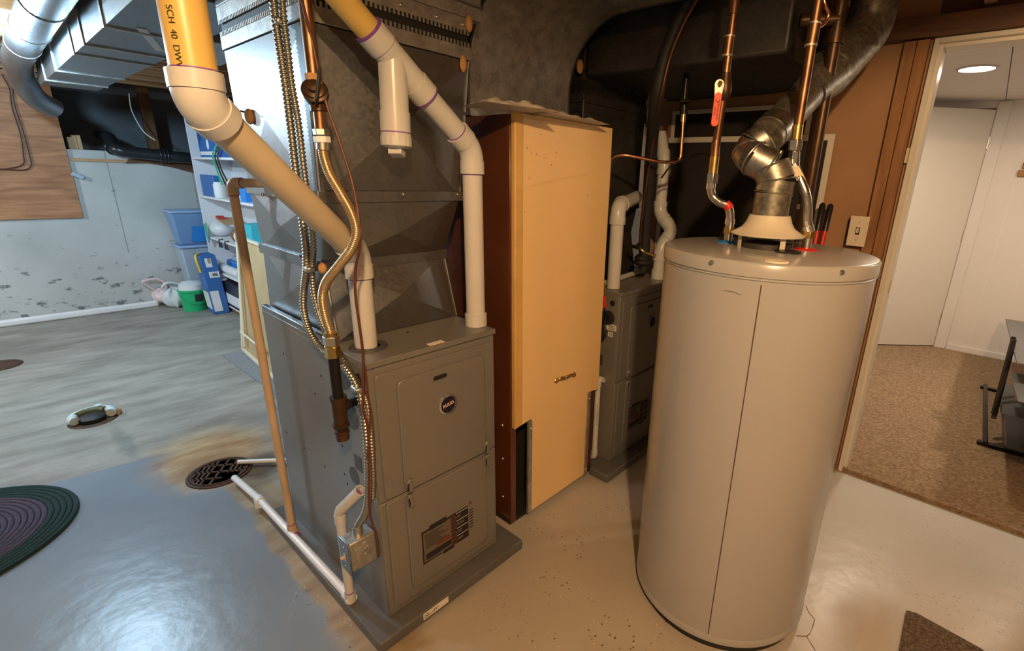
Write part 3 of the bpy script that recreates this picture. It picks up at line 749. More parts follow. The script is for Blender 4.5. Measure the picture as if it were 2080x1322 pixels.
# tan lump with red wire on the left flank
p = P(510, 237, 'x', 0.563)
pt = thing('sealed_probe', 'tan putty lump with a red wire stuck on the shiny plenum side', 'probe', tuple(p))
M().ball(p + V((-0.004, 0, 0)), 0.013, 0.016, 0.022, 12, 8).obj('putty', 'putty', pt)
M().tube(spline([p + V((-0.01, 0, 0.01)), P(490, 226, 'x', 0.545), P(466, 222, 'x', 0.53), P(440, 214, 'x', 0.50)], 6), 0.003, 8).obj('wire', 'copper_dark', pt)

# flexible connector with stapled metal teeth, then the trunk above
def connector(label, m, x0, x1, y0, y1, za, zb):
    t = thing('flexible_connector', label, 'duct connector', ((x0 + x1) / 2, (y0 + y1) / 2, za))
    M().box(x0 + 0.004, x1 - 0.004, y0 + 0.004, y1 - 0.004, za - 0.004, zb + 0.004).obj('fabric_sleeve', 'rubber', t)
    for nm, a, b, s in (('lower_band', za - 0.035, za, 1), ('upper_band', zb, zb + 0.035, -1)):
        o = M().box(x0 - 0.002, x1 + 0.002, y0 - 0.002, y1 + 0.002, a, b).obj(nm, m, t, 0.001)
        te = M(); edge = b if s > 0 else a
        n = int((x1 - x0) / 0.0125)
        for k in range(n):
            x = x0 + (k + 0.3) * (x1 - x0) / n
            te.box(x, x + 0.006, y0 - 0.003, y0 - 0.0, min(edge, edge + s * 0.011), max(edge, edge + s * 0.011))
        n = int((y1 - y0) / 0.0125)
        for k in range(n):
            y = y0 + (k + 0.3) * (y1 - y0) / n
            te.box(x0 - 0.003, x0, y, y + 0.006, min(edge, edge + s * 0.011), max(edge, edge + s * 0.011))
        te.obj('crimp_teeth', m, o)['kind'] = 'stuff'
    return t
connector('dark fabric duct collar with crimped metal teeth above the shiny plenum', 'galv_dull', 0.568, 1.054, 1.316, 1.880, 1.758, 1.800)
tr = thing('trunk_duct', 'mottled galvanised trunk duct above the toothed collar of the shiny plenum', 'duct', (0.8, 1.6, 1.836))
M().box(0.566, 1.10, 1.314, 1.882, 1.836, 2.055).obj('trunk_body', 'galv_dull', tr, 0.002)
M().box(0.560, 1.106, 1.309, 1.318, 1.870, 1.874).obj('seam', 'galv', tr)
M().box(0.560, 0.568, 1.318, 1.882, 1.890, 1.896).obj('seam', 'galv_dark', tr)
for px in ((814, 10), (887, 34), (940, 50)):
    M().ball(P(px[0], px[1], 'y', 1.313), 0.0055, seg=10, rings=6).obj('rivet', 'zinc', tr)

M().ball(P(953, 48, 'y', 1.308), 0.012, 0.010, 0.024, 10, 6).obj('sealant_dab', 'putty', tr)
# ------------------------------------------------------------------ return duct with a radius elbow dropping into the cabinet
rd = thing('return_duct', 'mottled galvanised duct curving down behind the brown cabinet', 'duct', (1.41, 1.6, 1.59))
xl, xr, yd, zb, R_ = 1.150, 1.675, 1.448, 1.985, 0.27
prof = [(yd, 1.586), (yd, zb - R_)]
for k in range(1, 13):
    a = math.pi / 2 * k / 12
    prof.append((yd - R_ + R_ * math.cos(a), zb - R_ + R_ * math.sin(a)))
prof.append((0.55, zb))
def sheet(prof, x0, x1, tt):               # bent sheet: extrude the profile along X with thickness
    b = M(); n = len(prof); vs = []
    for x in (x0, x1):
        for (y, z) in prof: vs.append((x, y, z))
    fs = [(i, i + 1, n + i + 1, n + i) for i in range(n - 1)]
    b.add(vs, fs); return b
side = [(y, z) for y, z in prof] + [(0.55, 2.055), (1.96, 2.055), (1.96, 1.586)]
bm = M()
bm.prism([(xl, y, z) for y, z in side], (xr - xl, 0, 0))
bm.obj('duct_body', 'galv_dull', rd, 0, smooth=30)
M().tube([(xl, y, z) for y, z in prof], 0.005, 8).obj('edge_seam', 'galv_dark', rd)
M().tube([(xr, y, z) for y, z in prof], 0.005, 8).obj('edge_seam', 'galv_dark', rd)
M().box(xl, xr, yd - R_ - 0.008, yd - R_ + 0.008, zb - 0.004, zb + 0.002).obj('cross_seam', 'galv_dull', rd)

# ------------------------------------------------------------------ tall brown cabinet with cream front
cx0, cx1, cy, cz = 1.146, 1.680, 1.234, 1.585
cb = thing('tall_cabinet', 'tall brown metal cabinet with a cream front panel and brass handle', 'cabinet', ((cx0 + cx1) / 2, 1.6, 0))
M().box(cx0, cx0 + 0.012, cy + 0.012, 1.97, 0.02, cz - 0.004).obj('side_panel', 'brown_enamel', cb, 0.004)
M().box(cx1 - 0.012, cx1, cy + 0.012, 1.97, 0.02, cz - 0.004).obj('side_panel', 'brown_enamel', cb, 0.004)
M().box(cx0, cx1, 1.95, 1.97, 0.02, cz - 0.02).obj('back_panel', 'brown_enamel', cb)
M().box(cx0, cx0 + 0.030, cy + 0.004, cy + 0.016, 0.004, cz - 0.012).obj('corner_post', 'brown_enamel', cb, 0.003)
M().box(cx1 - 0.030, cx1, cy + 0.004, cy + 0.016, 0.004, cz - 0.012).obj('corner_post', 'brown_enamel', cb, 0.003)
M().box(cx0 + 0.001, cx1 - 0.001, cy + 0.02, 1.965, cz - 0.02, cz - 0.006).obj('top_panel', 'brown_enamel', cb, 0.002)
M().box(cx0, cx1, cy + 0.01, 1.97, 0.0, 0.025).obj('plinth', 'dark_gap', cb)
M().box(cx0 + 0.012, cx1 - 0.012, cy + 0.10, cy + 0.11, 0.025, 0.50).obj('inner_liner', 'dark_gap', cb)
# cream front: full height panel with two lower corner notches
xa, xb_, zc = 1.240, 1.598, 0.455
fr = M().prism([(cx0 + 0.002, cy, zc), (xa, cy, zc + 0.012), (xa, cy, 0.028), (xb_, cy, 0.028), (xb_, cy, zc + 0.005), (cx1, cy, zc - 0.004), (cx1, cy, cz), (cx0 + 0.002, cy, cz)], (0, -0.018, 0)).obj('front_panel', 'cream_panel', cb, 0.0015)
M().box(cx0 + 0.001, cx0 + 0.040, cy - 0.0195, cy + 0.002, zc + 0.004, cz + 0.001).obj('edge_strip', 'cream_edge', fr, 0.004)
for x in (xa - 0.012, xb_ + 0.008):
    br = M().box(x - 0.010, x + 0.010, cy - 0.024, cy - 0.012, 0.030, zc + 0.005).obj('bracket', 'galv_dull', cb, 0.001)
    for z in (0.06, 0.43): M().ball((x, cy - 0.025, z), 0.005, seg=10, rings=6).obj('bracket_screw', 'zinc', br)
# brass handle
hp = [P(1130, 773, 'y', cy - 0.02), P(1135, 769, 'y', cy - 0.036), P(1148, 766, 'y', cy - 0.046), P(1160, 761, 'y', cy - 0.036), P(1166, 761, 'y', cy - 0.02)]
hn = M().tube(spline(hp, 6), 0.006, 12).obj('handle', 'brass', fr)
for p in (hp[0], hp[-1]): M().lathe(p, [(0.012, 0.0), (0.010, 0.004), (0.006, 0.006)], axis=(0, -1, 0), seg=14).obj('handle_rosette', 'brass', hn)
# chips and scuffs in the cream panel
for px in ((1098, 273), (1080, 309), (1090, 313), (1108, 320), (1130, 310), (1075, 362), (1194, 396), (1066, 430), (1050, 340), (1070, 300), (1120, 335)):
    p = P(px[0], px[1], 'y', cy - 0.0182)
    l = random.uniform(0.001, 0.006); a = random.uniform(-1.2, 0.6)
    M().bar(p - V((l * math.cos(a), 0, l * math.sin(a))), p + V((l * math.cos(a), 0, l * math.sin(a))), 0.0016, 0.0008, up=(0, 1, 0)).obj('chip', 'brown_steel', fr)
for px in ((1045, 655), (1049, 662), (1050, 672), (1051, 690)):
    p = P(px[0], px[1], 'y', cy - 0.0198); M().ball(p, 0.0014, 0.0005, 0.0014, 8, 5).obj('chip', 'brown_steel', fr)
# red conduit and hinge hardware in the lower left gap
M().cyl((1.176, cy + 0.03, 0.03), (1.172, cy + 0.03, 0.45), 0.008, 10).obj('inner_tube', 'copper_dark', cb)
for z in (0.45, 0.30, 0.12):
    M().ball((cx0 - 0.002, cy + 0.05, z), 0.006, seg=10, rings=6).obj('side_screw', 'zinc', cb)
# bags of paperwork on top
def bag(label, px, sx, sy, h, ang, m='plastic_clear'):
    p = P(px[0], px[1], 'z', cz) + V((0, 0.03, 0)); b = M(); n = 28
    vs = []; fs = []
    ca, sa = math.cos(ang), math.sin(ang)
    for s_ in (0, 1):
        for i in range(n + 1):
            for j in range(n + 1):
                u, v = i / n * 2 - 1, j / n * 2 - 1
                e = (1 - u ** 4) * (1 - v ** 4)
                zz = cz + 0.001 + (s_ * h * e * (0.62 + 0.30 * math.sin(7 * u + 4 * v) * math.sin(6 * v + px[0]) + 0.16 * math.sin(15 * u - 9 * v)) if s_ else 0)
                x = u * sx; y = v * sy
                vs.append((p.x + x * ca - y * sa, p.y + x * sa + y * ca, max(zz, cz + 0.0012)))
    m_ = (n + 1) ** 2
    for s_ in (0, 1):
        for i in range(n):
            for j in range(n):
                a_ = s_ * m_ + i * (n + 1) + j
                q_ = (a_, a_ + n + 1, a_ + n + 2, a_ + 1)
                fs.append(q_ if s_ else tuple(reversed(q_)))
    b.add(vs, fs)
    return tag(b.obj('document_bag', m), label, 'bag', 'document bags')
bag('crumpled clear plastic bag of papers at the brown edge of the cabinet top', (1052, 221), 0.13, 0.08, 0.026, -0.25)
bag('flat clear plastic bag of papers along the cream front of the cabinet top', (1150, 243), 0.19, 0.085, 0.024, 0.02)
o = M().box(1.42, 1.60, 1.262, 1.30, cz + 0.0005, cz + 0.004).obj('paper_manual', 'paper'); 
tag(o, 'thin paper manual slipping out below the flat document bag', 'manual')

# ------------------------------------------------------------------ second plenum and dark ducts
R2 = [(1.775, 2.24, 1.42, 1.89, 0.908), (1.770, 2.24, 1.46, 1.89, 1.12), (1.765, 2.25, 1.44, 1.89, 1.26), (1.760, 2.262, 1.44, 1.89, 1.70)]
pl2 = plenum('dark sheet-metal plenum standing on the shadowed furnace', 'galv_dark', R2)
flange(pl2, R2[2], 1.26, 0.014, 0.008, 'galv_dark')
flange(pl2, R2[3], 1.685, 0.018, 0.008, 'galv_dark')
M().box(1.748, 1.758, 1.428, 1.436, 1.50, 1.71).obj('corner_strip', 'galv', pl2, 0.001)
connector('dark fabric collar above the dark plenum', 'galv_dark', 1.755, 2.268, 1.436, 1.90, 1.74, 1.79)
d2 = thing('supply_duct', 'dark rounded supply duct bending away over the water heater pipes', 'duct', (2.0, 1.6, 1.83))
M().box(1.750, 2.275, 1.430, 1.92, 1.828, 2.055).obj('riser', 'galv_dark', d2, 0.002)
ed = []
for k in range(0, 13):
    a = math.pi / 2 * k / 12
    ed.append((2.10 + 0.36 * math.sin(a), 0.60 + 0.36 * (1 - math.cos(a))))
poly = [(1.76, 1.43), (1.76, 0.60)] + [(x, y) for x, y in ed] + [(2.46, 1.43)]
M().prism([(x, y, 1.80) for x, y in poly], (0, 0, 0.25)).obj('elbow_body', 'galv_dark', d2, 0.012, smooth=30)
M().tube([(x, y, 1.80) for x, y in ed] + [(2.46, 1.43, 1.80)], 0.006, 8).obj('seam', 'galv_dark', d2)
o = M().ball(P(1178, 135, 'y', 1.428), 0.02, 0.012, 0.028, 10, 6).obj('sealant_dab', 'putty', d2)

# ------------------------------------------------------------------ water heater
D_ = 1.522; az = math.radians(18.094); hr = 0.2875
hc_ = V((D_ * math.cos(az), D_ * math.sin(az), 0)); HT = 1.213
wh = thing('water_heater', 'large beige cylindrical water heater standing beside the doorway', 'water heater', tuple(hc_))
M().lathe(hc_, [(hr - 0.012, 0.0), (hr - 0.012, 0.045), (hr - 0.03, 0.045)], seg=72).obj('base_ring', 'rubber', wh)
M().lathe(hc_, [(hr - 0.02, 0.032), (hr + 0.001, 0.032), (hr + 0.001, 0.055), (hr - 0.001, 0.058), (hr - 0.003, 0.06)], seg=96).obj('bottom_rim', 'heater_paint', wh)
M().lathe(hc_, [(hr, 0.058), (hr, HT - 0.030)], seg=128).obj('jacket', 'heater_paint', wh)
M().lathe(hc_, [(hr - 0.004, HT - 0.040), (hr + 0.004, HT - 0.036), (hr + 0.004, HT - 0.005), (hr + 0.0015, HT - 0.0015), (hr - 0.003, HT), (0.0001, HT)], seg=128).obj('top_cap', 'heater_paint', wh)
M().lathe(hc_, [(hr + 0.001, HT - 0.0445), (hr + 0.003, HT - 0.0425), (hr + 0.001, HT - 0.0405)], seg=96).obj('cap_bead', 'heater_paint', wh)
def on_heater(x, y):                       # pixel -> jacket point
    d = ray(x, y); d = d / d.xy.length
    o = CAM.xy - hc_.xy; bq = o.dot(d.xy); cq = o.dot(o) - hr * hr
    t = -bq - math.sqrt(max(0, bq * bq - cq)); return CAM + d * t
sa_ = on_heater(1528, 700); na = (sa_ - hc_); na.z = 0; na.normalize()
tt = V((-na.y, na.x, 0))
M().obox(hc_ + na * (hr + 0.0002) + V((0, 0, 0.61)), tt * 0.0014, na * 0.0006, (0, 0, 0.55)).obj('jacket_seam', 'brown_steel', wh)
for px in ((1447, 533), (1707, 553)):
    p = on_heater(*px); n = p - hc_; n.z = 0; n.normalize(); p = hc_ + n * (hr + 0.004) + V((0, 0, p.z))
    M().lathe(p, [(0.007, 0.0), (0.006, 0.003), (0.002, 0.0045)], axis=n, seg=14).obj('cap_screw', 'zinc', wh)
for x, y, x2, y2 in ((1470, 590, 1487, 592), (1487, 592, 1505, 599)):
    M().bar(on_heater(x, y), on_heater(x2, y2), 0.0012, 0.0015, up=na).obj('scratch', 'brown_steel', wh)
zt = HT
fc = V((1.478, 0.486, zt))                 # flue axis
zh0, zh1, zh2 = P(1565, 478, 'x', 1.478).z, P(1568, 452, 'x', 1.478).z, P(1570, 437, 'x', 1.478).z
hood = thing('draft_hood', 'cream flared draft hood on four legs on the water heater top', 'draft hood', tuple(fc))
M().lathe((fc.x, fc.y, 0), [(0.103, zh0), (0.104, zh0 + 0.003), (0.092, zh0 + 0.010), (0.074, zh0 + 0.022), (0.064, zh1), (0.060, zh1 + 0.012), (0.056, zh2), (0.053, zh2)], seg=48).obj('skirt', 'hood_paint', hood)
for k in range(4):
    a = math.radians(-130 + 90 * k)
    p = fc + V((math.cos(a), math.sin(a), 0)) * 0.085
    M().obox((p.x, p.y, (zt + zh0) / 2 + 0.003), V((-math.sin(a), math.cos(a), 0)) * 0.008, V((math.cos(a), math.sin(a), 0)) * 0.0012, (0, 0, (zh0 - zt) / 2 + 0.003)).obj('leg', 'hood_paint', hood)
M().lathe((fc.x, fc.y, zt + 0.0005), [(0.070, 0.0), (0.070, 0.014), (0.062, 0.016), (0.060, 0.0)], seg=40).obj('flue_collar', 'galv_dark', wh)
p = P(1576, 531, 'z', zt + 0.001)
M().lathe((p.x, p.y, zt), [(0.030, 0.0), (0.028, 0.004), (0.018, 0.006), (0.0, 0.0065)], seg=28).obj('plug_cap', 'hood_paint', wh)
p = P(1601, 512, 'z', zt + 0.001)
M().lathe((p.x, p.y, zt), [(0.036, 0.0), (0.036, 0.004), (0.020, 0.007), (0.0, 0.0075)], seg=28).obj('black_cap', 'black_plastic', wh)
pc, ph = P(1478, 492, 'z', zt), P(1637, 507, 'z', zt)
M().lathe((pc.x, pc.y, zt), [(0.034, 0.0), (0.028, 0.004), (0.014, 0.006)], seg=28).obj('cold_grommet', 'blue', wh)
M().lathe((ph.x, ph.y, zt), [(0.034, 0.0), (0.028, 0.004), (0.014, 0.006)], seg=28).obj('hot_grommet', 'red', wh)

# vent pipe from the draft hood
vt = thing('heater_vent', 'jointed galvanised vent pipe bending up from the draft hood', 'vent pipe', (fc.x, fc.y, zh2 - 0.01))
dv = (V((fc.x, fc.y, 1.35)) - CAM).dot(_f0)
va = V((fc.x, fc.y, zh2 - 0.012)); vb_ = H(1575, 395, dv); vb_ = V((fc.x, fc.y, P(1575, 392, 'x', fc.x).z))
vpts = [va, vb_, H(1572, 352, dv + 0.01), H(1552, 318, dv + 0.05), H(1543, 300, dv + 0.09)]
M().cyl(va, vb_, 0.050, 32).obj('pipe_section', 'galv_vent_aged', vt)
def gore(pts, r, m, tilt=None):            # segmented elbow with raised ribs at each joint
    for a, b in zip(pts, pts[1:]):
        e = (b - a) * 0.08
        M().tube([a - e, b + e], r, 32).obj('elbow_gore', m, vt)
    for i in range(len(pts)):
        t = (pts[min(i + 1, len(pts) - 1)] - pts[max(i - 1, 0)]).normalized()
        M().torus(pts[i], t, r, 0.003, 36, 6).obj('joint_rib', 'galv_vent', vt)
gore([vb_, H(1577, 368, dv), H(1566, 340, dv + 0.01)], 0.051, 'galv_vent_aged')
gore([H(1566, 340, dv + 0.01), H(1534, 322, dv + 0.03), H(1524, 312, dv + 0.06), H(1533, 297, dv + 0.06), H(1552, 283, dv + 0.06)], 0.050, 'galv_vent')
v3, v4, v5 = H(1555, 280, dv + 0.06), H(1742, 88, dv + 0.55), H(1764, 0, dv + 0.58)
vm_ = v3.lerp(v4, 0.40)
M().cyl(v3, vm_, 0.051, 32).obj('pipe_section', 'galv_vent_aged', vt)
M().cyl(v3 + (v4 - v3) * 0.03, v3 + (v4 - v3) * 0.10, 0.0530, 32).obj('pipe_collar', 'galv_vent', vt)
M().tube([vm_, v3.lerp(v4, 0.62)], 0.051, 32, radii=[0.0515, 0.076]).obj('increaser', 'galv_vent_aged', vt)
M().torus(vm_, v4 - v3, 0.053, 0.003, 32, 6).obj('joint_rib', 'galv_dark', vt)
M().cyl(v3.lerp(v4, 0.615), v4, 0.076, 32).obj('pipe_section', 'galv_vent_aged', vt)
el = fillet([v4 - (v4 - v3) * 0.02, H(1766, 58, dv + 0.57), vpipe(H(1766, 58, dv + 0.57), 2.055)], 0.10, 5)
M().tube(el, 0.077, 32).obj('upper_elbow', 'galv_vent_aged', vt)

# water pipes of the heater
cp = thing('cold_water_pipe', 'copper cold water pipe with an orange lever valve above the blue grommet', 'water pipe', (pc.x, pc.y, zt))
dc = (pc - CAM).dot(_f0)
M().cyl(vpipe(pc, zt), vpipe(pc, zat(pc, 468)), 0.013, 18).obj('nipple', 'zinc', cp)
zn = zat(pc, 462)
def hexnut(a, b, r, nm, m, par): return M().cyl(a, b, r, 6).obj(nm, m, par, 0.001, smooth=20)
hexnut(vpipe(pc, zat(pc, 475)), vpipe(pc, zn), 0.0185, 'hex_nut', 'brass', cp)
hose = [vpipe(pc, zn), H(1483, 435, dc), H(1478, 418, dc), H(1462, 411, dc + 0.01), H(1449, 400, dc + 0.02), H(1444, 385, dc + 0.02), H(1446, 368, dc + 0.02)]
hs = spline(hose, 8)
M().tube(hs, 0.0135, 16).obj('flex_hose', 'steel_braid', cp)
M().tube(hs[2:6], 0.0155, 16).obj('crimp_sleeve', 'chrome', cp)
M().tube(hs[-8:-2], 0.0155, 16).obj('crimp_sleeve', 'chrome', cp)
M().tube(hs[13:19], 0.0148, 16).obj('red_tag', 'red', cp)
top0 = hs[-1]; 
def up_from(b, y): return H(b[0], b[1], b[2])
d0 = dc + 0.02
def seg(nm, a, b, r, m, par, sg=18):
    return M().cyl(H(*a), H(*b), r, sg).obj(nm, m, par)
hexnut(H(1446, 372, d0), H(1448, 352, d0), 0.0185, 'hex_nut', 'zinc', cp)
seg('adapter', (1448, 354, d0), (1452, 318, d0), 0.0145, 'brass', cp)
seg('coupling', (1452, 320, d0), (1455, 285, d0), 0.0135, 'copper', cp)
seg('riser_pipe', (1455, 290, d0), (1472, 175, d0), 0.0120, 'copper_dark', cp)
vv = M().tube([H(1469, 206, d0), H(1470, 198, d0), H(1472, 185, d0), H(1473, 172, d0), H(1474, 158, d0), H(1475, 148, d0)], 0.016, 18, radii=[0.013, 0.018, 0.021, 0.020, 0.016, 0.015]).obj('valve_body', 'brown_iron', cp)
seg('riser_pipe', (1474, 155, d0), (1493, 0, d0), 0.0120, 'copper', cp)
seg('coupling', (1477, 112, d0), (1482, 74, d0), 0.0145, 'copper', cp)
seg('solder_ring', (1482, 76, d0), (1482.4, 72, d0), 0.0152, 'solder', cp)
seg('solder_ring', (1476.6, 115, d0), (1477, 111, d0), 0.0152, 'solder', cp)
seg('coupling', (1489, 30, d0), (1495, -20, d0), 0.0150, 'copper_dark', cp)
seg('riser_pipe', (1493, 0, d0), (1503, -85, d0), 0.0120, 'copper', cp)
# lever: hangs down beside the valve, faces the camera side
la, lb_ = H(1461, 172, d0 - 0.022), H(1450, 256, d0 - 0.022)
ux = (lb_ - la).normalized(); nn = -FWD; wv = ux.cross(nn).normalized()
def plate(a, b, w0, w1, th, m, nm, par, rnd=True):
    pts = []
    for k in range(9):
        t = math.pi * k / 8
        pts.append(b + wv * (math.cos(t) * w1) + ux * (math.sin(t) * w1))
    for k in range(9):
        t = math.pi * k / 8
        pts.append(a - wv * (math.cos(t) * w0) - ux * (math.sin(t) * w0))
    return M().prism(pts, nn * th).obj(nm, m, par, 0.0008)
lm = la.lerp(lb_, 0.33)
lv = plate(la, lm, 0.014, 0.010, 0.003, 'zinc', 'lever', cp)
gr = plate(lm - ux * 0.004, lb_ - ux * 0.008, 0.0105, 0.0105, 0.006, 'valve_red', 'lever_grip', cp)
M().cyl(la, la + nn * 0.010, 0.0075, 6).obj('lever_nut', 'brass', cp)
M().cyl(la - nn * 0.022, la + nn * 0.001, 0.008, 14).obj('valve_stem', 'brown_iron', cp)
text_mesh('MILWAUKEE', 0.0085, lm + ux * 0.036 + nn * 0.0068 + wv * -0.0035, ux, nn.cross(ux), 'lever_lettering', 'ink', gr)
text_mesh('VALVE', 0.0085, lm + ux * 0.036 + nn * 0.0068 + wv * 0.005, ux, nn.cross(ux), 'lever_lettering', 'ink', gr)
M().tube([lm + ux * 0.004 + wv * 0.0055 + nn * 0.0065, lm + ux * 0.010 + wv * 0.0045 + nn * 0.0065, lm + ux * 0.012 + nn * 0.0065, lm + ux * 0.010 - wv * 0.0045 + nn * 0.0065, lm + ux * 0.004 - wv * 0.0055 + nn * 0.0065], 0.0009, 6).obj('lever_mark', 'ink', gr)

hw = thing('hot_water_pipe', 'bright copper hot water pipe with a braided hose above the red grommet', 'water pipe', (ph.x, ph.y, zt))
dh = (ph - CAM).dot(_f0)
M().cyl(vpipe(ph, zt), vpipe(ph, zat(ph, 480)), 0.0130, 18).obj('nipple', 'zinc', hw)
zn = zat(ph, 470)
hexnut(vpipe(ph, zat(ph, 483)), vpipe(ph, zn), 0.0185, 'hex_nut', 'brass', hw)
hs = spline([vpipe(ph, zn), H(1640, 450, dh), H(1640, 420, dh), H(1636, 392, dh), H(1624, 362, dh + 0.01), H(1614, 335, dh + 0.02), H(1614, 305, dh + 0.02)], 8)
M().tube(hs, 0.0135, 16).obj('flex_hose', 'steel_braid', hw)
M().tube(hs[0:6], 0.0155, 16).obj('crimp_sleeve', 'chrome', hw)
M().tube(hs[-8:-1], 0.0155, 16).obj('crimp_sleeve', 'chrome', hw)
d1 = dh + 0.02
c_ = H(1620, 352, d1 - 0.02); tg = M().obox(c_, (H(1628, 366, d1) - H(1613, 337, d1)) * 0.5, RIGHT * 0.013, FWD * 0.002).obj('paper_tag', 'tag_white', hw)
text_mesh('G', 0.014, c_ + RIGHT * 0.002 - UP * 0.014 - FWD * 0.0024, RIGHT, UP, 'tag_mark', 'ink', tg)
hexnut(H(1614, 306, d1), H(1617, 284, d1), 0.0190, 'hex_nut', 'zinc', hw)
seg('adapter', (1617, 286, d1), (1621, 254, d1), 0.0145, 'brass', hw)
seg('riser_pipe', (1621, 258, d1), (1656, 40, d1), 0.0135, 'copper', hw)
seg('coupling', (1647, 92, d1), (1655, 48, d1), 0.0160, 'copper', hw)
seg('solder_ring', (1646.3, 95, d1), (1647, 90, d1), 0.0165, 'solder', hw)
seg('solder_ring', (1655, 50, d1), (1656, 46, d1), 0.0165, 'solder', hw)
seg('riser_pipe', (1655, 45, d1), (1678, -90, d1), 0.0135, 'copper', hw)
M().tube(spline([H(1664, 55, d1), H(1676, 45, d1 + 0.01), H(1683, 28, d1 + 0.01), H(1677, 12, d1), H(1672, -5, d1)], 6), 0.0048, 10).obj('ground_wire', 'copper_bright', hw)

# ------------------------------------------------------------------ plastic pipe helpers
def arc_elbow(a, b, c, R):                 # arc around the corner b with tangent length R
    u = (V(a) - V(b)).normalized(); v = (V(c) - V(b)).normalized()
    p0, p1 = V(b) + u * R, V(b) + v * R; out = []
    for k in range(11):
        t = k / 10
        out.append(p0 * (1 - t) ** 2 + V(b) * 2 * t * (1 - t) + p1 * t * t)
    return out
def pvc_run(t, pts, r, mats, elbow_m, hub=0.042, R=0.05, ring='purple'):
    """straight pipes between the corners, a hubbed elbow at each inner corner"""
    pts = [V(p) for p in pts]
    Rs = R if isinstance(R, (list, tuple)) else [R] * len(pts)
    hubs = hub if isinstance(hub, (list, tuple)) else [hub] * len(pts)
    for i in range(len(pts) - 1):
        a, b = pts[i], pts[i + 1]; u = (b - a).normalized()
        a2 = a + u * (Rs[i - 1] if i > 0 else 0); b2 = b - u * (Rs[i] if i < len(pts) - 2 else 0)
        M().cyl(a2, b2, r, 28).obj('pipe', mats[i] if isinstance(mats, (list, tuple)) else mats, t)
    for i in range(1, len(pts) - 1):
        a, b, c = pts[i - 1], pts[i], pts[i + 1]
        u = (a - b).normalized(); v = (c - b).normalized(); R = Rs[i - 1]; hub = hubs[i - 1]
        arc = arc_elbow(a, b, c, R)
        e = M().tube(arc, r * 1.13, 28)
        e.tube([b + u * (R - 0.004), b + u * (R + hub)], r * 1.20, 28)
        e.tube([b + v * (R - 0.004), b + v * (R + hub)], r * 1.20, 28)
        eo = e.obj('elbow', elbow_m, t)
        if ring:
            for d in (u, v):
                M().cyl(b + d * (R + hub - 0.0005), b + d * (R + hub + 0.003), r * 1.03, 28).obj('primer_ring', ring, t)
    return pts

# exhaust pipe in front: ceiling -> elbow -> slant -> elbow -> furnace top
e1 = thing('vent_pipe', 'fat yellowed plastic vent pipe slanting down to the chrome-emblem furnace', 'vent pipe', tuple(b1))
r2 = 0.0305
u1 = D(406, 209, 0.745); l1 = V((b1.x, b1.y, zat(b1, 515)))
top1 = V((u1.x, u1.y, 2.055)); 
pv1 = pvc_run(e1, [top1, u1, l1, b1 + V((0, 0, 0.002))], r2, ['pvc_yellow', 'pvc_cream', 'pvc'], 'pvc', R=(0.022, 0.034), hub=(0.022, 0.032))
# printing along the yellow pipe
tx = 'PVC-2  PVC  TIC  SCH  40  DWV'
ang = math.atan2(-u1.y, -u1.x) - 0.55
nrm = V((math.cos(ang), math.sin(ang), 0)); side_ = V((-nrm.y, nrm.x, 0))
text_mesh('2" PVC  TIC  SCH  40  DWV', 0.0125, V((u1.x, u1.y, zat(u1, 146))) + nrm * (r2 + 0.0006), (0, 0, -1), side_, 'pipe_print', 'ink', e1, align='RIGHT')

# second pipe: ceiling -> wye with cleanout -> elbow -> furnace top right
b2 = V((0.990, 1.238, 0.906))
l2 = V((b2.x, b2.y, zat(b2, 303)))
tdir = (D(722, 30, 1.10) - l2).normalized()
top2 = l2 + tdir * ((2.055 - l2.z) / tdir.z)
e2 = thing('intake_pipe', 'white plastic intake pipe with a capped wye branch above the furnace', 'intake pipe', tuple(b2))
pvc_run(e2, [D(762, 92, 1.16) * 0 + l2 + tdir * 0.36, l2, b2 + V((0, 0, 0.012))], r2, ['pvc', 'pvc'], 'pvc', R=0.038, hub=0.034)
tk = l2 + tdir * 0.565
M().tube(fillet([l2 + tdir * 0.40, tk, vpipe(tk, 2.055)], 0.06, 6), r2, 28).obj('pipe', 'pvc_yellow', e2)
M().cyl(b2 + V((0, 0, 0.001)), b2 + V((0, 0, 0.040)), r2 * 1.18, 28).obj('base_coupling', 'pvc', e2)
w0, w1 = l2 + tdir * 0.205, l2 + tdir * 0.405
wy = M().tube([w0 + tdir * 0.035, w1 - tdir * 0.035], r2 * 1.13, 28)
wy.tube([w0, w0 + tdir * 0.045], r2 * 1.22, 28).tube([w1 - tdir * 0.045, w1], r2 * 1.22, 28)
wc = w0.lerp(w1, 0.62)
bd = (V((0, 0, -1)) + tdir * 0.03).normalized()
be = wc + bd * 0.185
wy.tube([wc, be - bd * 0.05], r2 * 1.13, 28).tube([be - bd * 0.060, be], r2 * 1.22, 28)
wo = wy.obj('wye', 'pvc', e2)
for p in (w0, w1): M().cyl(p - tdir * 0.002, p + tdir * 0.003, r2 * 1.225, 28).obj('primer_ring', 'purple', e2)
M().cyl(be - bd * 0.012, be - bd * 0.009, r2 * 1.225, 28).obj('primer_ring', 'purple', e2)
cl = M().lathe(be, [(r2 * 1.26, 0.0), (r2 * 1.26, 0.022), (r2 * 0.9, 0.027)], axis=bd, seg=16).obj('cleanout_plug', 'pvc', e2, smooth=15)
M().obox(be + bd * 0.036, RIGHT * 0.017, FWD * 0.017, UP * 0.010).obj('wrench_square', 'pvc', cl, 0.002)
bc = wc + tdir * -0.03 - FWD * (r2 * 1.14) * 0.90 + RIGHT * 0.012 + UP * 0.006
bcx = -tdir; bcy = bcx.cross(FWD).normalized()
bo = M()
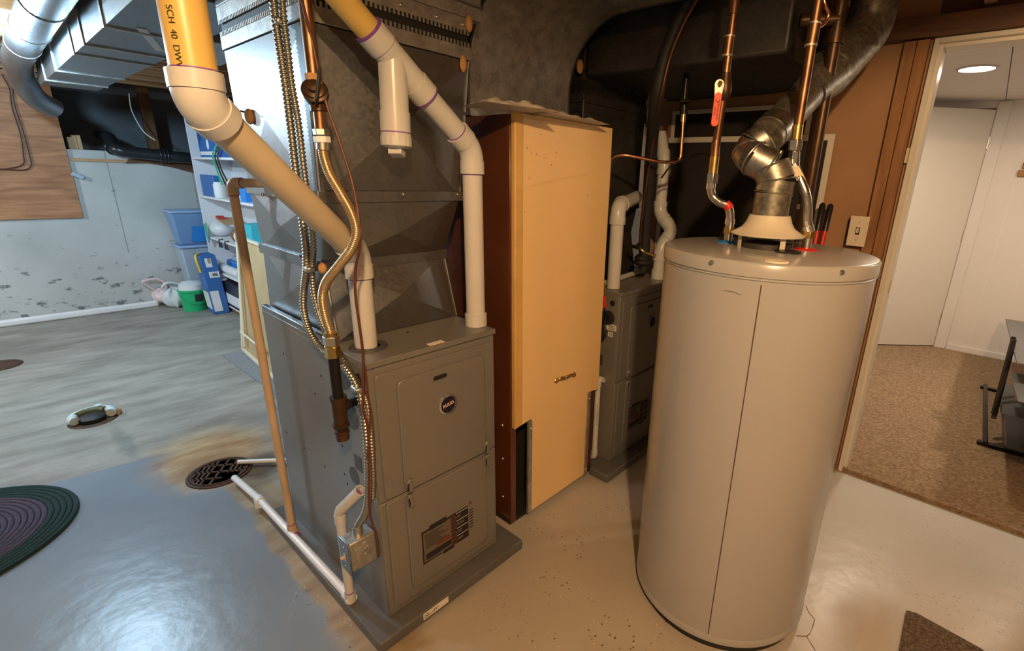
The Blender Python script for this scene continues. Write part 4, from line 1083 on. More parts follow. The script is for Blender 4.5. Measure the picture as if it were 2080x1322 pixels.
for k in range(16):
    bo.obox(bc + bcx * (k * 0.0032 - 0.024) - FWD * 0.004, bcx * random.choice((0.0005, 0.001)), bcy * 0.004, FWD * 0.0002)
bo.obj('barcode', 'ink', wo)

# intake and vent of the second furnace
s1 = P(1246, 585, 'z', 0.906); s1 = V((1.812, 1.258, 0.906)); s2 = V((2.175, 1.235, 0.906))
g1 = thing('vent_pipe', 'white plastic vent pipe elbowing away on the shadowed furnace', 'vent pipe', tuple(s1))
c1 = V((s1.x, s1.y, zat(s1, 418)))
pvc_run(g1, [c1 + V((0.30, 0.10, 0.03)), c1, s1 + V((0, 0, 0.002))], r2, 'pvc', 'pvc', R=0.050, hub=0.030, ring=None)
g2 = thing('intake_pipe', 'white plastic pipe zigzagging up behind the water heater', 'intake pipe', tuple(s2))
z1_, z2_ = zat(s2, 505), zat(s2, 452)
pa = V((s2.x + 0.02, s2.y + 0.01, z2_)); pb = V((s2.x - 0.03, s2.y + 0.10, zat(s2, 440))); 
k1 = H(1343, 430, (s2 - CAM).dot(_f0) + 0.08); k2 = H(1349, 330, (s2 - CAM).dot(_f0) + 0.08)
pvc_run(g2, [s2 + V((0, 0, 0.002)), V((s2.x, s2.y, z1_)), H(1366, 468, (s2 - CAM).dot(_f0) + 0.03), H(1340, 432, (s2 - CAM).dot(_f0) + 0.10), H(1350, 330, (s2 - CAM).dot(_f0) + 0.10), H(1343, 270, (s2 - CAM).dot(_f0) + 0.14)], r2 * 0.94, 'pvc', 'pvc', R=0.036, hub=0.022, ring=None)
M().cyl(s2 + V((0, 0, 0.001)), s2 + V((0, 0, 0.05)), r2 * 1.16, 28).obj('base_coupling', 'pvc', g2)
g3 = thing('condensate_tube', 'thin white condensate pipe lying across the shadowed furnace top', 'drain pipe', (1.9, 1.36, 0.92))
zc_ = 0.9205
pvc_run(g3, [P(1222, 577, 'z', zc_), P(1306, 549, 'z', zc_), P(1312, 545, 'z', zc_) + V((0.0, 0.09, 0))], 0.0135, 'pvc', 'pvc', R=0.016, hub=0.014, ring=None)
# condensate drop at the side of furnace 2
q0, q1 = P(1215, 775, 'x', 1.715), P(1207, 930, 'x', 1.715)
q1 = V((q0.x, q0.y, q1.z))
g4 = thing('condensate_drop', 'short white drain pipe standing between cream cabinet and shadowed furnace', 'drain pipe', (q0.x, q0.y, 0.043))
pvc_run(g4, [V((q0.x + 0.055, q0.y + 0.0, q0.z - 0.01)), V((q0.x, q0.y, q0.z + 0.012)), V((q0.x, q0.y, 0.062)), V((q0.x - 0.004, q0.y + 0.09, 0.060))], 0.0135, 'pvc', 'pvc', R=0.016, hub=0.018, ring=None)
text_mesh('PVC 1120  3/4 IN  SCH 40', 0.010, V((q0.x, q0.y, 0.30)) + V((-0.62, -0.78, 0)).normalized() * 0.0140, (0, 0, -1), (-0.78, 0.62, 0), 'pipe_print', 'ink', g4)

# ------------------------------------------------------------------ condensate drains of the near furnace
dr = thing('condensate_drain', 'tan plastic drain line dropping to the pad and running to the floor drain', 'drain pipe', (0.512, 1.76, 0.042))
zr = 0.0598
t0 = V((0.514, 1.775, zr)); ztop = zat(t0, 372); 
A_ = V((0.514, 1.320, zr)); B_ = V((0.499, 2.075, zr)); C_ = P(476, 970, 'z', 0.030)
M().cyl(A_, B_, 0.0135, 20).obj('pipe', 'pvc_white', dr)
M().cyl(B_ + V((0, 0.0, 0)), C_, 0.0135, 20).obj('pipe', 'pvc_white', dr)
e = M().cyl(B_ - V((0, 0.02, 0)), B_ + V((0, 0.014, 0)), 0.0172, 20).cyl(B_ + V((0, 0.01, 0)), B_ + V((0, 0.012, -0.04)), 0.0172, 20)
e.obj('offset_coupling', 'pvc_white', dr)
M().cyl(t0 - V((0, 0.032, 0)), t0 + V((0, 0.032, 0)), 0.0172, 20).cyl(t0, t0 + V((0, 0, 0.034)), 0.0172, 20).obj('tee', 'pvc_tan', dr)
for p in (t0 - V((0, 0.033, 0)),): M().cyl(p, p - V((0, 0.003, 0)), 0.0150, 20).obj('primer_ring', 'purple', dr)
M().cyl(t0 + V((0, 0, 0.034)), t0 + V((0, 0, 0.037)), 0.0150, 20).obj('primer_ring', 'purple', dr)
el_top = V((t0.x - 0.008, t0.y + 0.012, ztop))
pvc_run(dr, [t0 + V((0, 0, 0.03)), el_top, V((0.566, el_top.y - 0.10, ztop + 0.004))], 0.0135, 'pvc_tan', 'pvc_tan', R=0.018, hub=0.018, ring='purple')
M().cyl(A_ + V((0, 0.03, 0)), A_ - V((0, 0.012, 0)), 0.0172, 20).obj('elbow', 'pvc_white', dr)
zk = zat(A_, 1045)
Kn = V((A_.x, A_.y, zk)); tip = D(733, 1003, (Kn - CAM).dot(FWD) - 0.045)
M().lathe((A_.x, A_.y, 0.0425), [(0.010, 0.0), (0.0172, 0.006), (0.0172, 0.040)], seg=20).obj('elbow_foot', 'pvc', dr)
M().cyl(A_ + V((0, 0, 0.022)), A_ + V((0, 0, 0.026)), 0.0150, 20).obj('primer_ring', 'purple', dr)
M().cyl(A_, Kn, 0.0138, 20).obj('standpipe', 'pvc', dr)
kk = M().tube(arc_elbow(A_, Kn + V((0, 0, 0.012)), tip, 0.012), 0.0158, 20)
kk.tube([Kn + V((0, 0, -0.030)), Kn + V((0, 0, 0.002))], 0.0172, 20)
kk.obj('elbow', 'pvc', dr)
dk = (tip - Kn).normalized()
M().lathe(Kn + V((0, 0, 0.012)), [(0.0172, 0.008), (0.0172, (tip - Kn).length), (0.0135, (tip - Kn).length), (0.0125, (tip - Kn).length - 0.03), (0.0, (tip - Kn).length - 0.03)], axis=dk, seg=22).obj('open_socket', 'pvc', dr)
M().lathe(Kn + V((0, 0, 0.012)), [(0.0128, (tip - Kn).length - 0.018), (0.0128, (tip - Kn).length - 0.028), (0.002, (tip - Kn).length - 0.029)], axis=dk, seg=22).obj('primer_stain', 'purple', dr)
tw = thing('drain_tube', 'thin white tube running from behind the furnace to the floor drain', 'drain pipe', tuple(P(530, 937, 'z', 0.0)))
M().cyl(P(484, 938, 'z', 0.022), P(590, 934, 'z', 0.026), 0.0105, 16).obj('pipe', 'pvc_white', tw)
M().cyl(P(484, 938, 'z', 0.022) - V((0.0005, -0.0005, 0)), P(486, 938, 'z', 0.022), 0.0095, 16).obj('bore', 'dark_gap', tw)

# ------------------------------------------------------------------ gas line
gl = thing('gas_line', 'iron gas pipe with a round shutoff valve, ribbed flex hose and drip leg', 'gas pipe', (0.49, 1.18, 0.70))
tee = P(690, 834, 'x', 0.492)
M().cyl(vpipe(tee, tee.z - 0.045), vpipe(tee, tee.z + 0.040), 0.0175, 20).obj('tee', 'brown_iron', gl)
for z in (-0.040, 0.036): M().cyl(vpipe(tee, tee.z + z - 0.005), vpipe(tee, tee.z + z + 0.005), 0.0205, 20).obj('tee_band', 'brown_iron', gl)
inl = P(728, 812, 'x', 0.563)
M().cyl(tee + V((0, 0, 0.008)), tee.lerp(inl, 0.35) + V((0, 0, 0.008)), 0.0165, 18).obj('tee_branch', 'brown_iron', gl)
M().cyl(tee + V((0, 0, 0.008)), V((0.566, inl.y, inl.z)), 0.0125, 18).obj('inlet_nipple', 'black_iron', gl)
zl = zat(tee, 885)
M().cyl(vpipe(tee, zl), vpipe(tee, tee.z - 0.03), 0.0130, 18).obj('drip_leg', 'brown_iron', gl)
M().lathe(vpipe(tee, zl - 0.012), [(0.012, 0.0), (0.016, 0.002), (0.0165, 0.020), (0.0185, 0.022), (0.0185, 0.030), (0.013, 0.031)], seg=18).obj('drip_cap', 'copper_dark', gl)
zu = zat(tee, 722)
M().cyl(vpipe(tee, tee.z + 0.03), vpipe(tee, zu), 0.0133, 18).obj('black_nipple', 'black_iron', gl)
hexnut(vpipe(tee, zu - 0.004), vpipe(tee, zu + 0.026), 0.0185, 'union_nut', 'brass', gl)
hexnut(vpipe(tee, zu + 0.030), vpipe(tee, zu + 0.052), 0.0200, 'union_nut', 'zinc', gl)
M().cyl(vpipe(tee, zu + 0.024), vpipe(tee, zu + 0.062), 0.0165, 18).obj('union_body', 'brass', gl)
df = (tee - CAM).dot(_f0)
hz_ = vpipe(tee, zu + 0.058)
fx = [hz_, H(660, 640, df - 0.01), H(655, 606, df - 0.01), H(663, 573, df - 0.02), H(690, 538, df - 0.035), H(714, 505, df - 0.045), H(724, 470, df - 0.045), H(714, 432, df - 0.04), H(692, 392, df - 0.03), H(669, 352, df - 0.02), H(658, 318, df - 0.01), H(656, 298, df - 0.01)]
def ribbed(name, pts, r, pitch, depth, m, par, n=10, seg=14):
    q = resample(spline(pts, n), pitch / 4)
    rad = [r - depth * (0.5 - 0.5 * math.cos(2 * math.pi * i / 4)) for i in range(len(q))]
    return M().tube(q, r, seg, radii=rad).obj(name, m, par, smooth=180)
ribbed('flex_hose', fx, 0.0112, 0.0042, 0.0016, 'flex_coated', gl)
d2_ = df - 0.01
seg('flex_collar', (656, 304, d2_), (655, 286, d2_), 0.0135, 'zinc', gl)
hexnut(H(655, 290, d2_), H(653, 277, d2_), 0.0175, 'flare_nut', 'pvc_white', gl); hexnut(H(653, 275, d2_), H(651, 262, d2_), 0.0165, 'flare_nut', 'zinc', gl)
seg('nipple', (652, 266, d2_), (648, 222, d2_), 0.0120, 'copper', gl)
seg('lower_hub', (648, 226, d2_), (646, 214, d2_), 0.0170, 'brown_iron', gl)
vb2 = H(642, 192, d2_)
M().tube([H(646, 218, d2_), H(644, 205, d2_), H(642, 192, d2_), H(640, 178, d2_), H(638, 165, d2_)], 0.02, 20, radii=[0.014, 0.021, 0.026, 0.021, 0.014]).obj('valve_body', 'brown_iron', gl)
vn = (-FWD + RIGHT * 0.35 + UP * 0.1).normalized()
M().lathe(vb2, [(0.025, 0.0), (0.026, 0.018), (0.021, 0.020), (0.020, 0.024), (0.012, 0.026), (0.010, 0.034), (0.0, 0.035)], axis=vn, seg=28).obj('valve_bonnet', 'brown_iron', gl)
hu = UP
M().obox(vb2 + vn * 0.034 + RIGHT * 0.010, hu * 0.034 + RIGHT * 0.004, RIGHT * 0.004 - FWD * 0.002, vn * 0.010).obj('valve_tee_handle', 'galv_dark', gl, 0.002)
hexnut(H(638, 168, d2_), H(636, 150, d2_), 0.0165, 'upper_hub', 'putty', gl)
u0_ = H(637, 155, d2_)
M().cyl(u0_, vpipe(u0_, 2.055), 0.0130, 18).obj('riser_pipe', 'copper', gl)

# ------------------------------------------------------------------ armoured cables and switch box
def conduit(t, pts, r=0.0112): return ribbed('armoured_sheath', pts, r, 0.0098, 0.0036, 'bx_steel', t, seg=12)
jb = thing('switch_box', 'galvanised switch box with a tan toggle on the furnace side', 'switch box', tuple(P(745, 1140, 'x', 0.54)))
ja = P(738, 1105, 'x', 0.535)
bx0 = V((0.523, ja.y, ja.z))
M().box(0.482, 0.563, ja.y - 0.027, ja.y + 0.030, ja.z - 0.055, ja.z + 0.045).obj('box_body', 'galv_dull', jb, 0.004)
M().box(0.478, 0.484, ja.y - 0.030, ja.y + 0.033, ja.z - 0.058, ja.z + 0.048).obj('box_cover', 'galv', jb, 0.005)
M().lathe((0.479, ja.y, ja.z - 0.010), [(0.006, 0.0), (0.005, 0.003), (0.005, 0.010), (0.0042, 0.013), (0.0, 0.0135)], axis=(-1, 0.3, -0.1), seg=12).obj('toggle', 'pvc_tan', jb)
M().box(0.4765, 0.479, ja.y - 0.006, ja.y + 0.006, ja.z - 0.022, ja.z + 0.002).obj('toggle_plate', 'pvc_tan', jb)
for dz in (-0.04, 0.026): M().ball((0.478, ja.y, ja.z + dz), 0.003, seg=8, rings=5).obj('cover_screw', 'zinc', jb)
M().cyl((0.523, ja.y, ja.z + 0.043), (0.523, ja.y, ja.z + 0.075), 0.0145, 18).obj('cable_connector', 'zinc', jb)
for z in (-0.02, 0.0, 0.02): M().lathe((0.530, ja.y - 0.0268, ja.z + z), [(0.010, 0.0), (0.009, 0.001), (0.0085, 0.0)], axis=(0, -1, 0), seg=16).obj('knockout', 'galv_dull', jb)
cA = thing('armoured_cable', 'ribbed metal armoured cable looping over the furnace edge to the switch box', 'cable', tuple(P(745, 1085, 'x', 0.53)))
conduit(cA, [V((0.523, ja.y, ja.z + 0.070)), P(745, 1030, 'x', 0.530), P(748, 960, 'x', 0.535), P(744, 885, 'x', 0.540), P(737, 830, 'x', 0.543), P(727, 790, 'x', 0.543), P(705, 752, 'x', 0.540), P(678, 727, 'x', 0.542), P(650, 706, 'x', 0.545), P(628, 672, 'x', 0.548), P(617, 630, 'x', 0.560), P(617, 590, 'x', 0.564), P(622, 548, 'x', 0.560), P(621, 500, 'x', 0.556), P(612, 430, 'x', 0.550), P(601, 350, 'x', 0.546), P(592, 270, 'x', 0.545), P(578, 160, 'x', 0.543), P(560, 40, 'x', 0.540), P(552, -60, 'x', 0.540)])
def clamp(t, px, x):
    p = P(px[0], px[1], 'x', x)
    M().obox(p, V((0.012, 0, 0)), V((0, 0.019, 0)), V((0, 0, 0.009))).obj('clamp', 'zinc', t, 0.005)
    M().ball(p + V((-0.010, -0.012, 0.002)), 0.005, seg=10, rings=6).obj('clamp_screw', 'zinc', t)
clamp(cA, (727, 790), 0.543); clamp(cA, (628, 546), 0.562); clamp(cA, (566, 45), 0.545)
cB = thing('armoured_cable', 'ribbed metal armoured cable hanging close beside the plenum corner', 'cable', tuple(P(756, 985, 'x', 0.55)))
conduit(cB, [P(757, 1010, 'x', 0.550), P(757, 960, 'x', 0.552), P(754, 890, 'x', 0.553), P(746, 820, 'x', 0.552), P(722, 770, 'x', 0.552), P(690, 722, 'x', 0.556), P(655, 660, 'x', 0.568), P(638, 600, 'x', 0.574), P(634, 548, 'x', 0.572), P(636, 500, 'x', 0.566), P(630, 440, 'x', 0.560), P(618, 350, 'x', 0.556), P(606, 250, 'x', 0.554), P(592, 170, 'x', 0.552), P(584, 100, 'x', 0.551), P(577, 45, 'x', 0.549), P(571, -20, 'x', 0.548), P(566, -60, 'x', 0.548)], 0.0095)
# thermostat wire
tw2 = thing('thermostat_wire', 'thin dark red thermostat wire dangling in front of the white vent pipe', 'wire', tuple(P(770, 1130, 'x', 0.55)))
dw = df - 0.02
M().tube(spline([P(598, -60, 'y', 1.10), H(628, 60, dw), H(648, 150, dw), H(664, 215, dw), H(690, 290, dw), H(715, 370, dw), H(728, 440, dw - 0.02), H(731, 500, dw - 0.02), H(722, 545, dw), H(722, 600, dw), H(730, 660, dw), H(737, 720, 1.115), H(738, 790, 1.115), H(737, 830, 1.115), H(747, 870, 1.115), H(749, 960, 1.115), H(751, 1040, 1.115), H(765, 1090, 1.115), H(768, 1125, 1.115)], 6), 0.0032, 8).obj('wire', 'wire_brown', tw2)
M().tube(spline([H(742, 745, 1.115), H(747, 800, 1.115), H(752, 850, 1.115), H(748, 900, 1.115), H(746, 930, 1.115)], 6), 0.0026, 8).obj('wire_strand', 'wire_brown', tw2)

# ------------------------------------------------------------------ refrigerant lines of the second furnace
d5 = 2.34
ls = thing('refrigerant_line', 'thick black insulated refrigerant line with a copper tube beside it', 'pipe', tuple(H(1308, 540, d5)))
def LX(x, y, xx): return P(x, y, 'x', xx)
M().tube(spline([H(1307, 545, d5), H(1312, 460, d5 - 0.03), H(1318, 380, d5 - 0.08), H(1324, 290, d5 - 0.16), LX(1334, 200, 1.722), LX(1350, 120, 1.717), LX(1374, 55, 1.715), LX(1398, 5, 1.715), LX(1415, -25, 1.715)], 8), 0.026, 18).obj('insulation', 'rubber', ls)
M().tube(spline([H(1300, 520, d5), H(1302, 460, d5 - 0.06), H(1318, 340, d5 - 0.16), H(1330, 270, d5 - 0.22), LX(1342, 200, 1.70), LX(1360, 120, 1.69), LX(1386, 55, 1.69), LX(1412, 5, 1.69), LX(1428, -25, 1.69)], 8), 0.0065, 12).obj('copper_line', 'copper_dark', ls)
M().tube(spline([H(1285, 500, d5 + 0.02), H(1298, 504, d5 - 0.02), H(1310, 512, d5 - 0.03), H(1330, 520, d5)], 6), 0.009, 12).obj('suction_stub', 'brass', ls)
for y_, k_ in ((500, 1.1), (524, 1.35), (532, 1.5)): M().ball(H(1306, y_, d5), 0.034 * k_, 0.030 * k_, 0.022, 14, 8).obj('insulation_wrap', 'rubber', ls)
gt = thing('gas_branch', 'slim copper gas tube rising along the cream cabinet and crossing to a valve', 'gas pipe', tuple(P(1222, 600, 'x', 1.72)))
gx = 1.715
ct = fillet([P(1222, 600, 'x', gx), P(1240, 318, 'x', gx), P(1262, 313, 'x', gx) + V((0.02, 0, 0)), H(1345, 330, 2.11), H(1382, 328, 2.13), H(1388, 240, 2.13)], 0.03, 6)
M().tube(ct, 0.0065, 12).obj('tube', 'copper_bright', gt)
seg('flare_nut', (1387, 248, 2.13), (1389, 228, 2.13), 0.011, 'brass', gt)
seg('valve_body', (1389, 232, 2.13), (1390, 198, 2.13), 0.017, 'black_iron', gt)
M().obox(H(1392, 205, 2.09), RIGHT * 0.022, UP * 0.006, FWD * 0.006).obj('valve_handle', 'black_iron', gt, 0.002)
M().cyl(H(1390, 202, 2.13), vpipe(H(1390, 202, 2.13), 1.799), 0.0125, 14).obj('riser_pipe', 'black_iron', gt)
lw = M().tube(spline([H(1343, 362, 2.12), H(1362, 338, 2.10), H(1385, 326, 2.06), H(1420, 313, 1.95), H(1452, 318, 1.72)], 8), 0.004, 8).obj('control_wire', 'rubber')
tag(lw, 'thin black wire strung from the zigzag white pipe to the cold water pipe', 'wire')
gv = thing('gas_valve', 'red lever gas valve with black fittings on the shadowed furnace flank', 'valve', tuple(P(1225, 690, 'x', 1.725)))
ga = P(1222, 612, 'x', 1.72)
M().cyl(vpipe(ga, zat(ga, 690)), vpipe(ga, zat(ga, 575)), 0.0125, 14).obj('pipe', 'brass', gv)
M().obox(P(1226, 612, 'x', 1.712), V((0.006, 0, 0)), V((0, 0.012, 0.003)), V((0, 0.002, 0.026))).obj('lever', 'red', gv, 0.003)
M().cyl(vpipe(ga, zat(ga, 690)), vpipe(ga, zat(ga, 630)), 0.020, 16).obj('black_coupling', 'black_iron', gv)
M().cyl(P(1222, 650, 'x', 1.72), P(1236, 645, 'x', 1.757), 0.020, 16).obj('side_inlet', 'black_iron', gv)
M().lathe(P(1236, 645, 'x', 1.756), [(0.034, 0.0), (0.030, 0.012), (0.018, 0.014)], axis=(-1, 0, 0), seg=20).obj('inlet_boot', 'rubber', gv)
M().lathe(P(1222, 675, 'x', 1.740), [(0.030, 0.0), (0.030, 0.020), (0.018, 0.024)], axis=(-1, -0.3, 0), seg=20).obj('regulator', 'black_plastic', gv)

# ------------------------------------------------------------------ ceiling duct, round duct and wires, upper left
dx0, dx1, dy0, dy1, dz = 0.415, 0.690, 1.90, 4.95, 1.850
td = thing('ceiling_duct', 'bright galvanised rectangular duct hung under the joists by the plywood', 'duct', ((dx0 + dx1) / 2, 3.4, dz))
M().box(dx0, dx1, dy0, dy1, dz, 2.055).obj('duct_body', 'galv', td, 0.002)
for y_ in (2.55, 3.02, 3.32, 4.05, 4.6):
    M().box(dx0 - 0.006, dx1 + 0.006, y_ - 0.012, y_ + 0.012, dz - 0.008, 2.055).obj('drive_cleat', 'galv_dull', td, 0.002)
M().prism([(dx0, dy1, dz), (dx1, dy1, dz), (dx1, dy1 + 0.02, dz + 0.01), (dx0, dy1 + 0.22, dz + 0.05), (dx0, dy1, dz + 0.05)], (0, 0, 0.004)).obj('end_tongue', 'galv', td)
M().box(dx1 + 0.012, 0.985, 2.75, 3.35, 1.900, 2.055).obj('side_box', 'galv_dull', td, 0.002)
for i, (ya, xa_) in enumerate(((2.35, 0.60), (2.52, 0.66), (2.65, 0.58))):
    M().bar((xa_ - 0.08, ya - 0.18, dz - 0.002), (xa_ + 0.05, ya + 0.22, dz - 0.002), 0.03, 0.003).obj('mastic_smear', 'cable_white', td)
rp = thing('round_duct', 'bluish round galvanised duct running along the ceiling duct to the wall', 'duct', (0.27, 4.2, 1.9))
M().tube(fillet([(0.325, 1.95, 1.985), (0.325, 3.0, 1.985), (0.330, 4.2, 1.985), (0.332, 4.85, 1.975), (0.350, 5.25, 1.93), (0.40, 5.42, 1.80), (0.50, 5.50, 1.74)], 0.12, 6), 0.070, 24).obj('pipe', 'galv', rp)
for y_, x_ in ((2.5, 0.325), (3.05, 0.325), (3.7, 0.328), (4.25, 0.331)):
    M().torus((x_, y_, 1.985), (0.005, 1, 0), 0.0705, 0.004, 28, 6).obj('crimp_ring', 'galv_dull', rp)
wpq = thing('white_drain_pipe', 'white plastic pipe slanting across the joists near the plywood', 'pipe', tuple(H(5, 60, 4.3)))
M().cyl(H(-60, 140, 3.3), H(62, -22, 3.0), 0.018, 18).obj('pipe', 'pvc_white', wpq)
cw = thing('white_cable', 'loop of white cable hanging at the end of the bright ceiling duct', 'cable', tuple(H(70, 155, 3.75)))
M().tube(spline([H(75, 158, 3.75), H(40, 148, 3.75), H(18, 128, 3.75), H(12, 105, 3.75), H(28, 90, 3.75), H(48, 92, 3.75), H(52, 84, 3.75)], 6), 0.0075, 8).obj('cable', 'cable_white', cw)
M().tube(spline([H(71, 153, 3.75), H(60, 125, 3.75), H(54, 100, 3.75), H(50, 80, 3.75), H(52, 65, 3.8), H(75, 58, 3.85)], 6), 0.0075, 8).obj('cable', 'cable_white', cw)
for i, pts in enumerate((((20, 70, 4.6), (40, 64, 4.6), (78, 61, 4.6)), ((36, 22, 4.5), (60, 48, 4.55), (80, 65, 4.6)), ((40, 10, 4.3), (62, 6, 4.3), (66, -8, 4.3)))):
    o = M().tube(spline([H(*p) for p in pts], 8), 0.007, 8).obj('joist_cable', 'cable_white')
    tag(o, ('short white cable stapled below the joists by the round duct', 'thin white cable crossing the joists towards the round duct', 'white cable bend between two joists')[i], 'cable')
jbx = thing('ceiling_box', 'dark electrical box with a pale round cover on the joist edge', 'electrical box', tuple(H(5, 85, 4.6)))
M().obox(H(-5, 80, 4.6), (0.07, 0, 0), (0, 0.05, 0), (0, 0, 0.05)).obj('box', 'black_plastic', jbx, 0.004)
M().lathe(H(5, 86, 4.53), [(0.03, 0.0), (0.026, 0.015), (0.0, 0.022)], axis=(-0.2, -1, -0.2), seg=18).obj('cover', 'cable_white', jbx)

# ------------------------------------------------------------------ plywood sheet with dark wires
pw = thing('plywood_sheet', 'reddish plywood sheet covering the opening above the concrete wall', 'plywood', (-0.8, WY - 0.03, 0.895))
px_, pzt = P(170, 442, 'y', WY - 0.02), P(106, 209, 'y', WY - 0.02)
M().box(-2.0, px_.x, WY - 0.022, WY - 0.002, px_.z, 2.05).obj('sheet', 'plywood', pw, 0.001)
for i, pts in enumerate((((2, 150), (18, 180), (24, 220), (40, 270), (46, 310), (44, 335), (0, 345)), ((32, 145), (26, 170), (28, 210), (44, 260), (58, 310), (62, 335), (48, 345), (0, 343)))):
    M().tube(spline([P(a, b, 'y', WY - 0.030) for a, b in pts], 6), 0.0055, 6).obj('tacked_wire', 'wire_brown', pw)
# black waste pipe over the ledge, wooden sill, posts in the crawlspace
yb_ = WY - 0.10
bp_ = thing('waste_pipe', 'black plastic waste pipe turning along the top of the concrete wall', 'pipe', tuple(P(320, 330, 'y', yb_)))
q_ = [P(205, 274, 'y', WY + 0.35), P(222, 280, 'y', WY + 0.10), P(236, 305, 'y', yb_), P(262, 309, 'y', yb_), P(330, 316, 'y', yb_), P(420, 325, 'y', yb_)]
M().tube(fillet(q_, 0.05, 5), 0.052, 20).obj('pipe', 'abs_black', bp_)
for k in (325, 333, 340): M().torus(P(k, 316 + (k - 330) * 0.1, 'y', yb_), (1, 0, -0.02), 0.054, 0.010, 24, 8).obj('coupling_band', 'abs_black', bp_)
M().torus(P(228, 300, 'y', WY - 0.03), (0.5, -1, 0), 0.055, 0.008, 24, 8).obj('elbow_band', 'abs_black', bp_)
a, b = P(135, 321, 'y', WY), P(385, 334, 'y', WY)
tag(M().box(0.585, 1.46, WY - 0.012, WY - 0.002, 1.372, 1.398).obj('wooden_strip', 'stud_x', None, 0.001), 'narrow tan wooden strip nailed along the concrete wall top', 'wood strip')
ms = thing('foam_ledge', 'ragged brown sill board under the black waste pipe', 'board', (1.1, WY - 0.02, 1.25))
M().prism([P(255, 332, 'y', WY - 0.015), P(300, 331, 'y', WY - 0.015), P(350, 340, 'y', WY - 0.015), P(396, 352, 'y', WY - 0.015), P(396, 330, 'y', WY - 0.015), P(262, 322, 'y', WY - 0.015)], (0, 0.010, 0)).obj('board', 'beam_dark', ms)
sp_ = P(305, 270, 'y', WY + 0.55)
tag(M().box(sp_.x - 0.045, sp_.x + 0.045, WY + 0.5, WY + 0.54, 1.42, 2.26).obj('crawlspace_post', 'stud', None, 0.002), 'rough wooden post standing in the dark crawlspace opening', 'post')
for i, px in enumerate(((142, 286), (150, 282), (158, 282))):
    p = P(px[0], px[1], 'y', WY + 0.05)
    tag(M().box(p.x - 0.016, p.x + 0.016, WY + 0.02, WY + 0.10, 1.4705, p.z + 0.03).obj('wood_offcut', 'cardboard', None, 0.002), 'short wood offcut standing on the concrete ledge', 'offcut', 'offcuts on the concrete ledge')
cw2 = M().tube(spline([P(262, 190, 'y', WY + 0.2), P(268, 225, 'y', WY + 0.2), P(290, 265, 'y', WY + 0.1), P(315, 285, 'y', WY - 0.02)], 8), 0.005, 8).obj('hanging_cable', 'cable_white')
tag(cw2, 'thin white cable drooping down the crawlspace post to the black waste pipe', 'cable')
cl_ = P(158, 357, 'y', WY - 0.02)
tag(M().obox(cl_, (0.035, 0, -0.02), (0, 0.012, 0), (0.008, 0, 0.014)).obj('wall_clip', 'tote_grey', None, 0.003), 'small grey metal clip bolted to the concrete wall by the plywood corner', 'clip')

# ------------------------------------------------------------------ things on the floor, left
wp = P(0, 660, 'z', 0.03); wq = P(320, 617, 'z', 0.03)
o = M().box(-2.3, P(322, 620, 'z', 0).x, WY - 0.06, WY - 0.012, 0.0, 0.060).obj('white_floor_pipe', 'pvc_white', None, 0.018, seg=4)
tag(o, 'long white pipe lying on the floor against the concrete wall', 'pipe')
# braided oval rug
rg = thing('braided_rug', 'purple braided oval rug with a dark teal border', 'rug', (-0.42, 2.72, 0))
rc = V((-0.46, 2.70, 0)); ra, rb = 0.475, 0.40
def oval(k):
    return [rc + V((math.cos(2 * math.pi * i / 72) * ra * k, math.sin(2 * math.pi * i / 72) * (rb * k), 0.0)) for i in range(72)]
nb = 26
for i in range(nb):
    k = (i + 0.5) / nb
    pts = [p + V((0, 0, 0.008)) for p in oval(k)]
    M().tube(pts, 0.0090, 8, closed=True).obj('braid', 'rug_teal' if k > 0.80 else 'rug_purple', rg)
M().prism([p + V((0, 0, 0.001)) for p in oval(0.99)], (0, 0, 0.006)).obj('backing', 'rug_purple', rg)
# capped floor flange
tf = P(190, 853, 'z', 0)
tr_ = thing('floor_flange', 'pale blue ring with a dark plug set in a hole in the floor', 'floor flange', (tf.x, tf.y, 0))
M().lathe((tf.x, tf.y, 0), [(0.105, 0.0), (0.100, 0.004), (0.07, 0.005), (0.06, 0.001)], seg=28).obj('hole_rim', 'rust_iron', tr_)
M().tube([V((tf.x + 0.080 * math.cos(a_), tf.y + 0.075 * math.sin(a_), 0.030)) for a_ in [math.radians(-25 + 230 * k / 20) for k in range(21)]], 0.022, 14).obj('ring', 'pale_ceramic', tr_)
M().tube([V((tf.x + 0.062 * math.cos(a_), tf.y + 0.060 * math.sin(a_), 0.034)) for a_ in [math.radians(25 + 130 * k / 14) for k in range(15)]], 0.020, 12).obj('gasket', 'olive', tr_)
M().lathe((tf.x - 0.005, tf.y - 0.01, 0.006), [(0.055, 0.0), (0.058, 0.020), (0.045, 0.030), (0.0, 0.034)], seg=24).obj('plug', 'rubber', tr_)
M().lathe((tf.x + 0.035, tf.y + 0.06, 0.045), [(0.016, 0.0), (0.016, 0.014), (0.0, 0.015)], seg=16).obj('knob', 'pale_ceramic', tr_)
M().tube([V((tf.x + 0.095, tf.y - 0.01, 0.018)), V((tf.x + 0.105, tf.y + 0.015, 0.012))], 0.020, 12).obj('side_lug', 'cardboard', tr_)
o = P(5, 742, 'z', 0)
tag(M().lathe((o.x - 0.03, o.y, 0), [(0.13, 0.0), (0.125, 0.006), (0.0, 0.010)], seg=24).obj('dark_floor_cap', 'rust_iron'), 'dark round cap on the bare floor near the white wall pipe', 'floor cap')
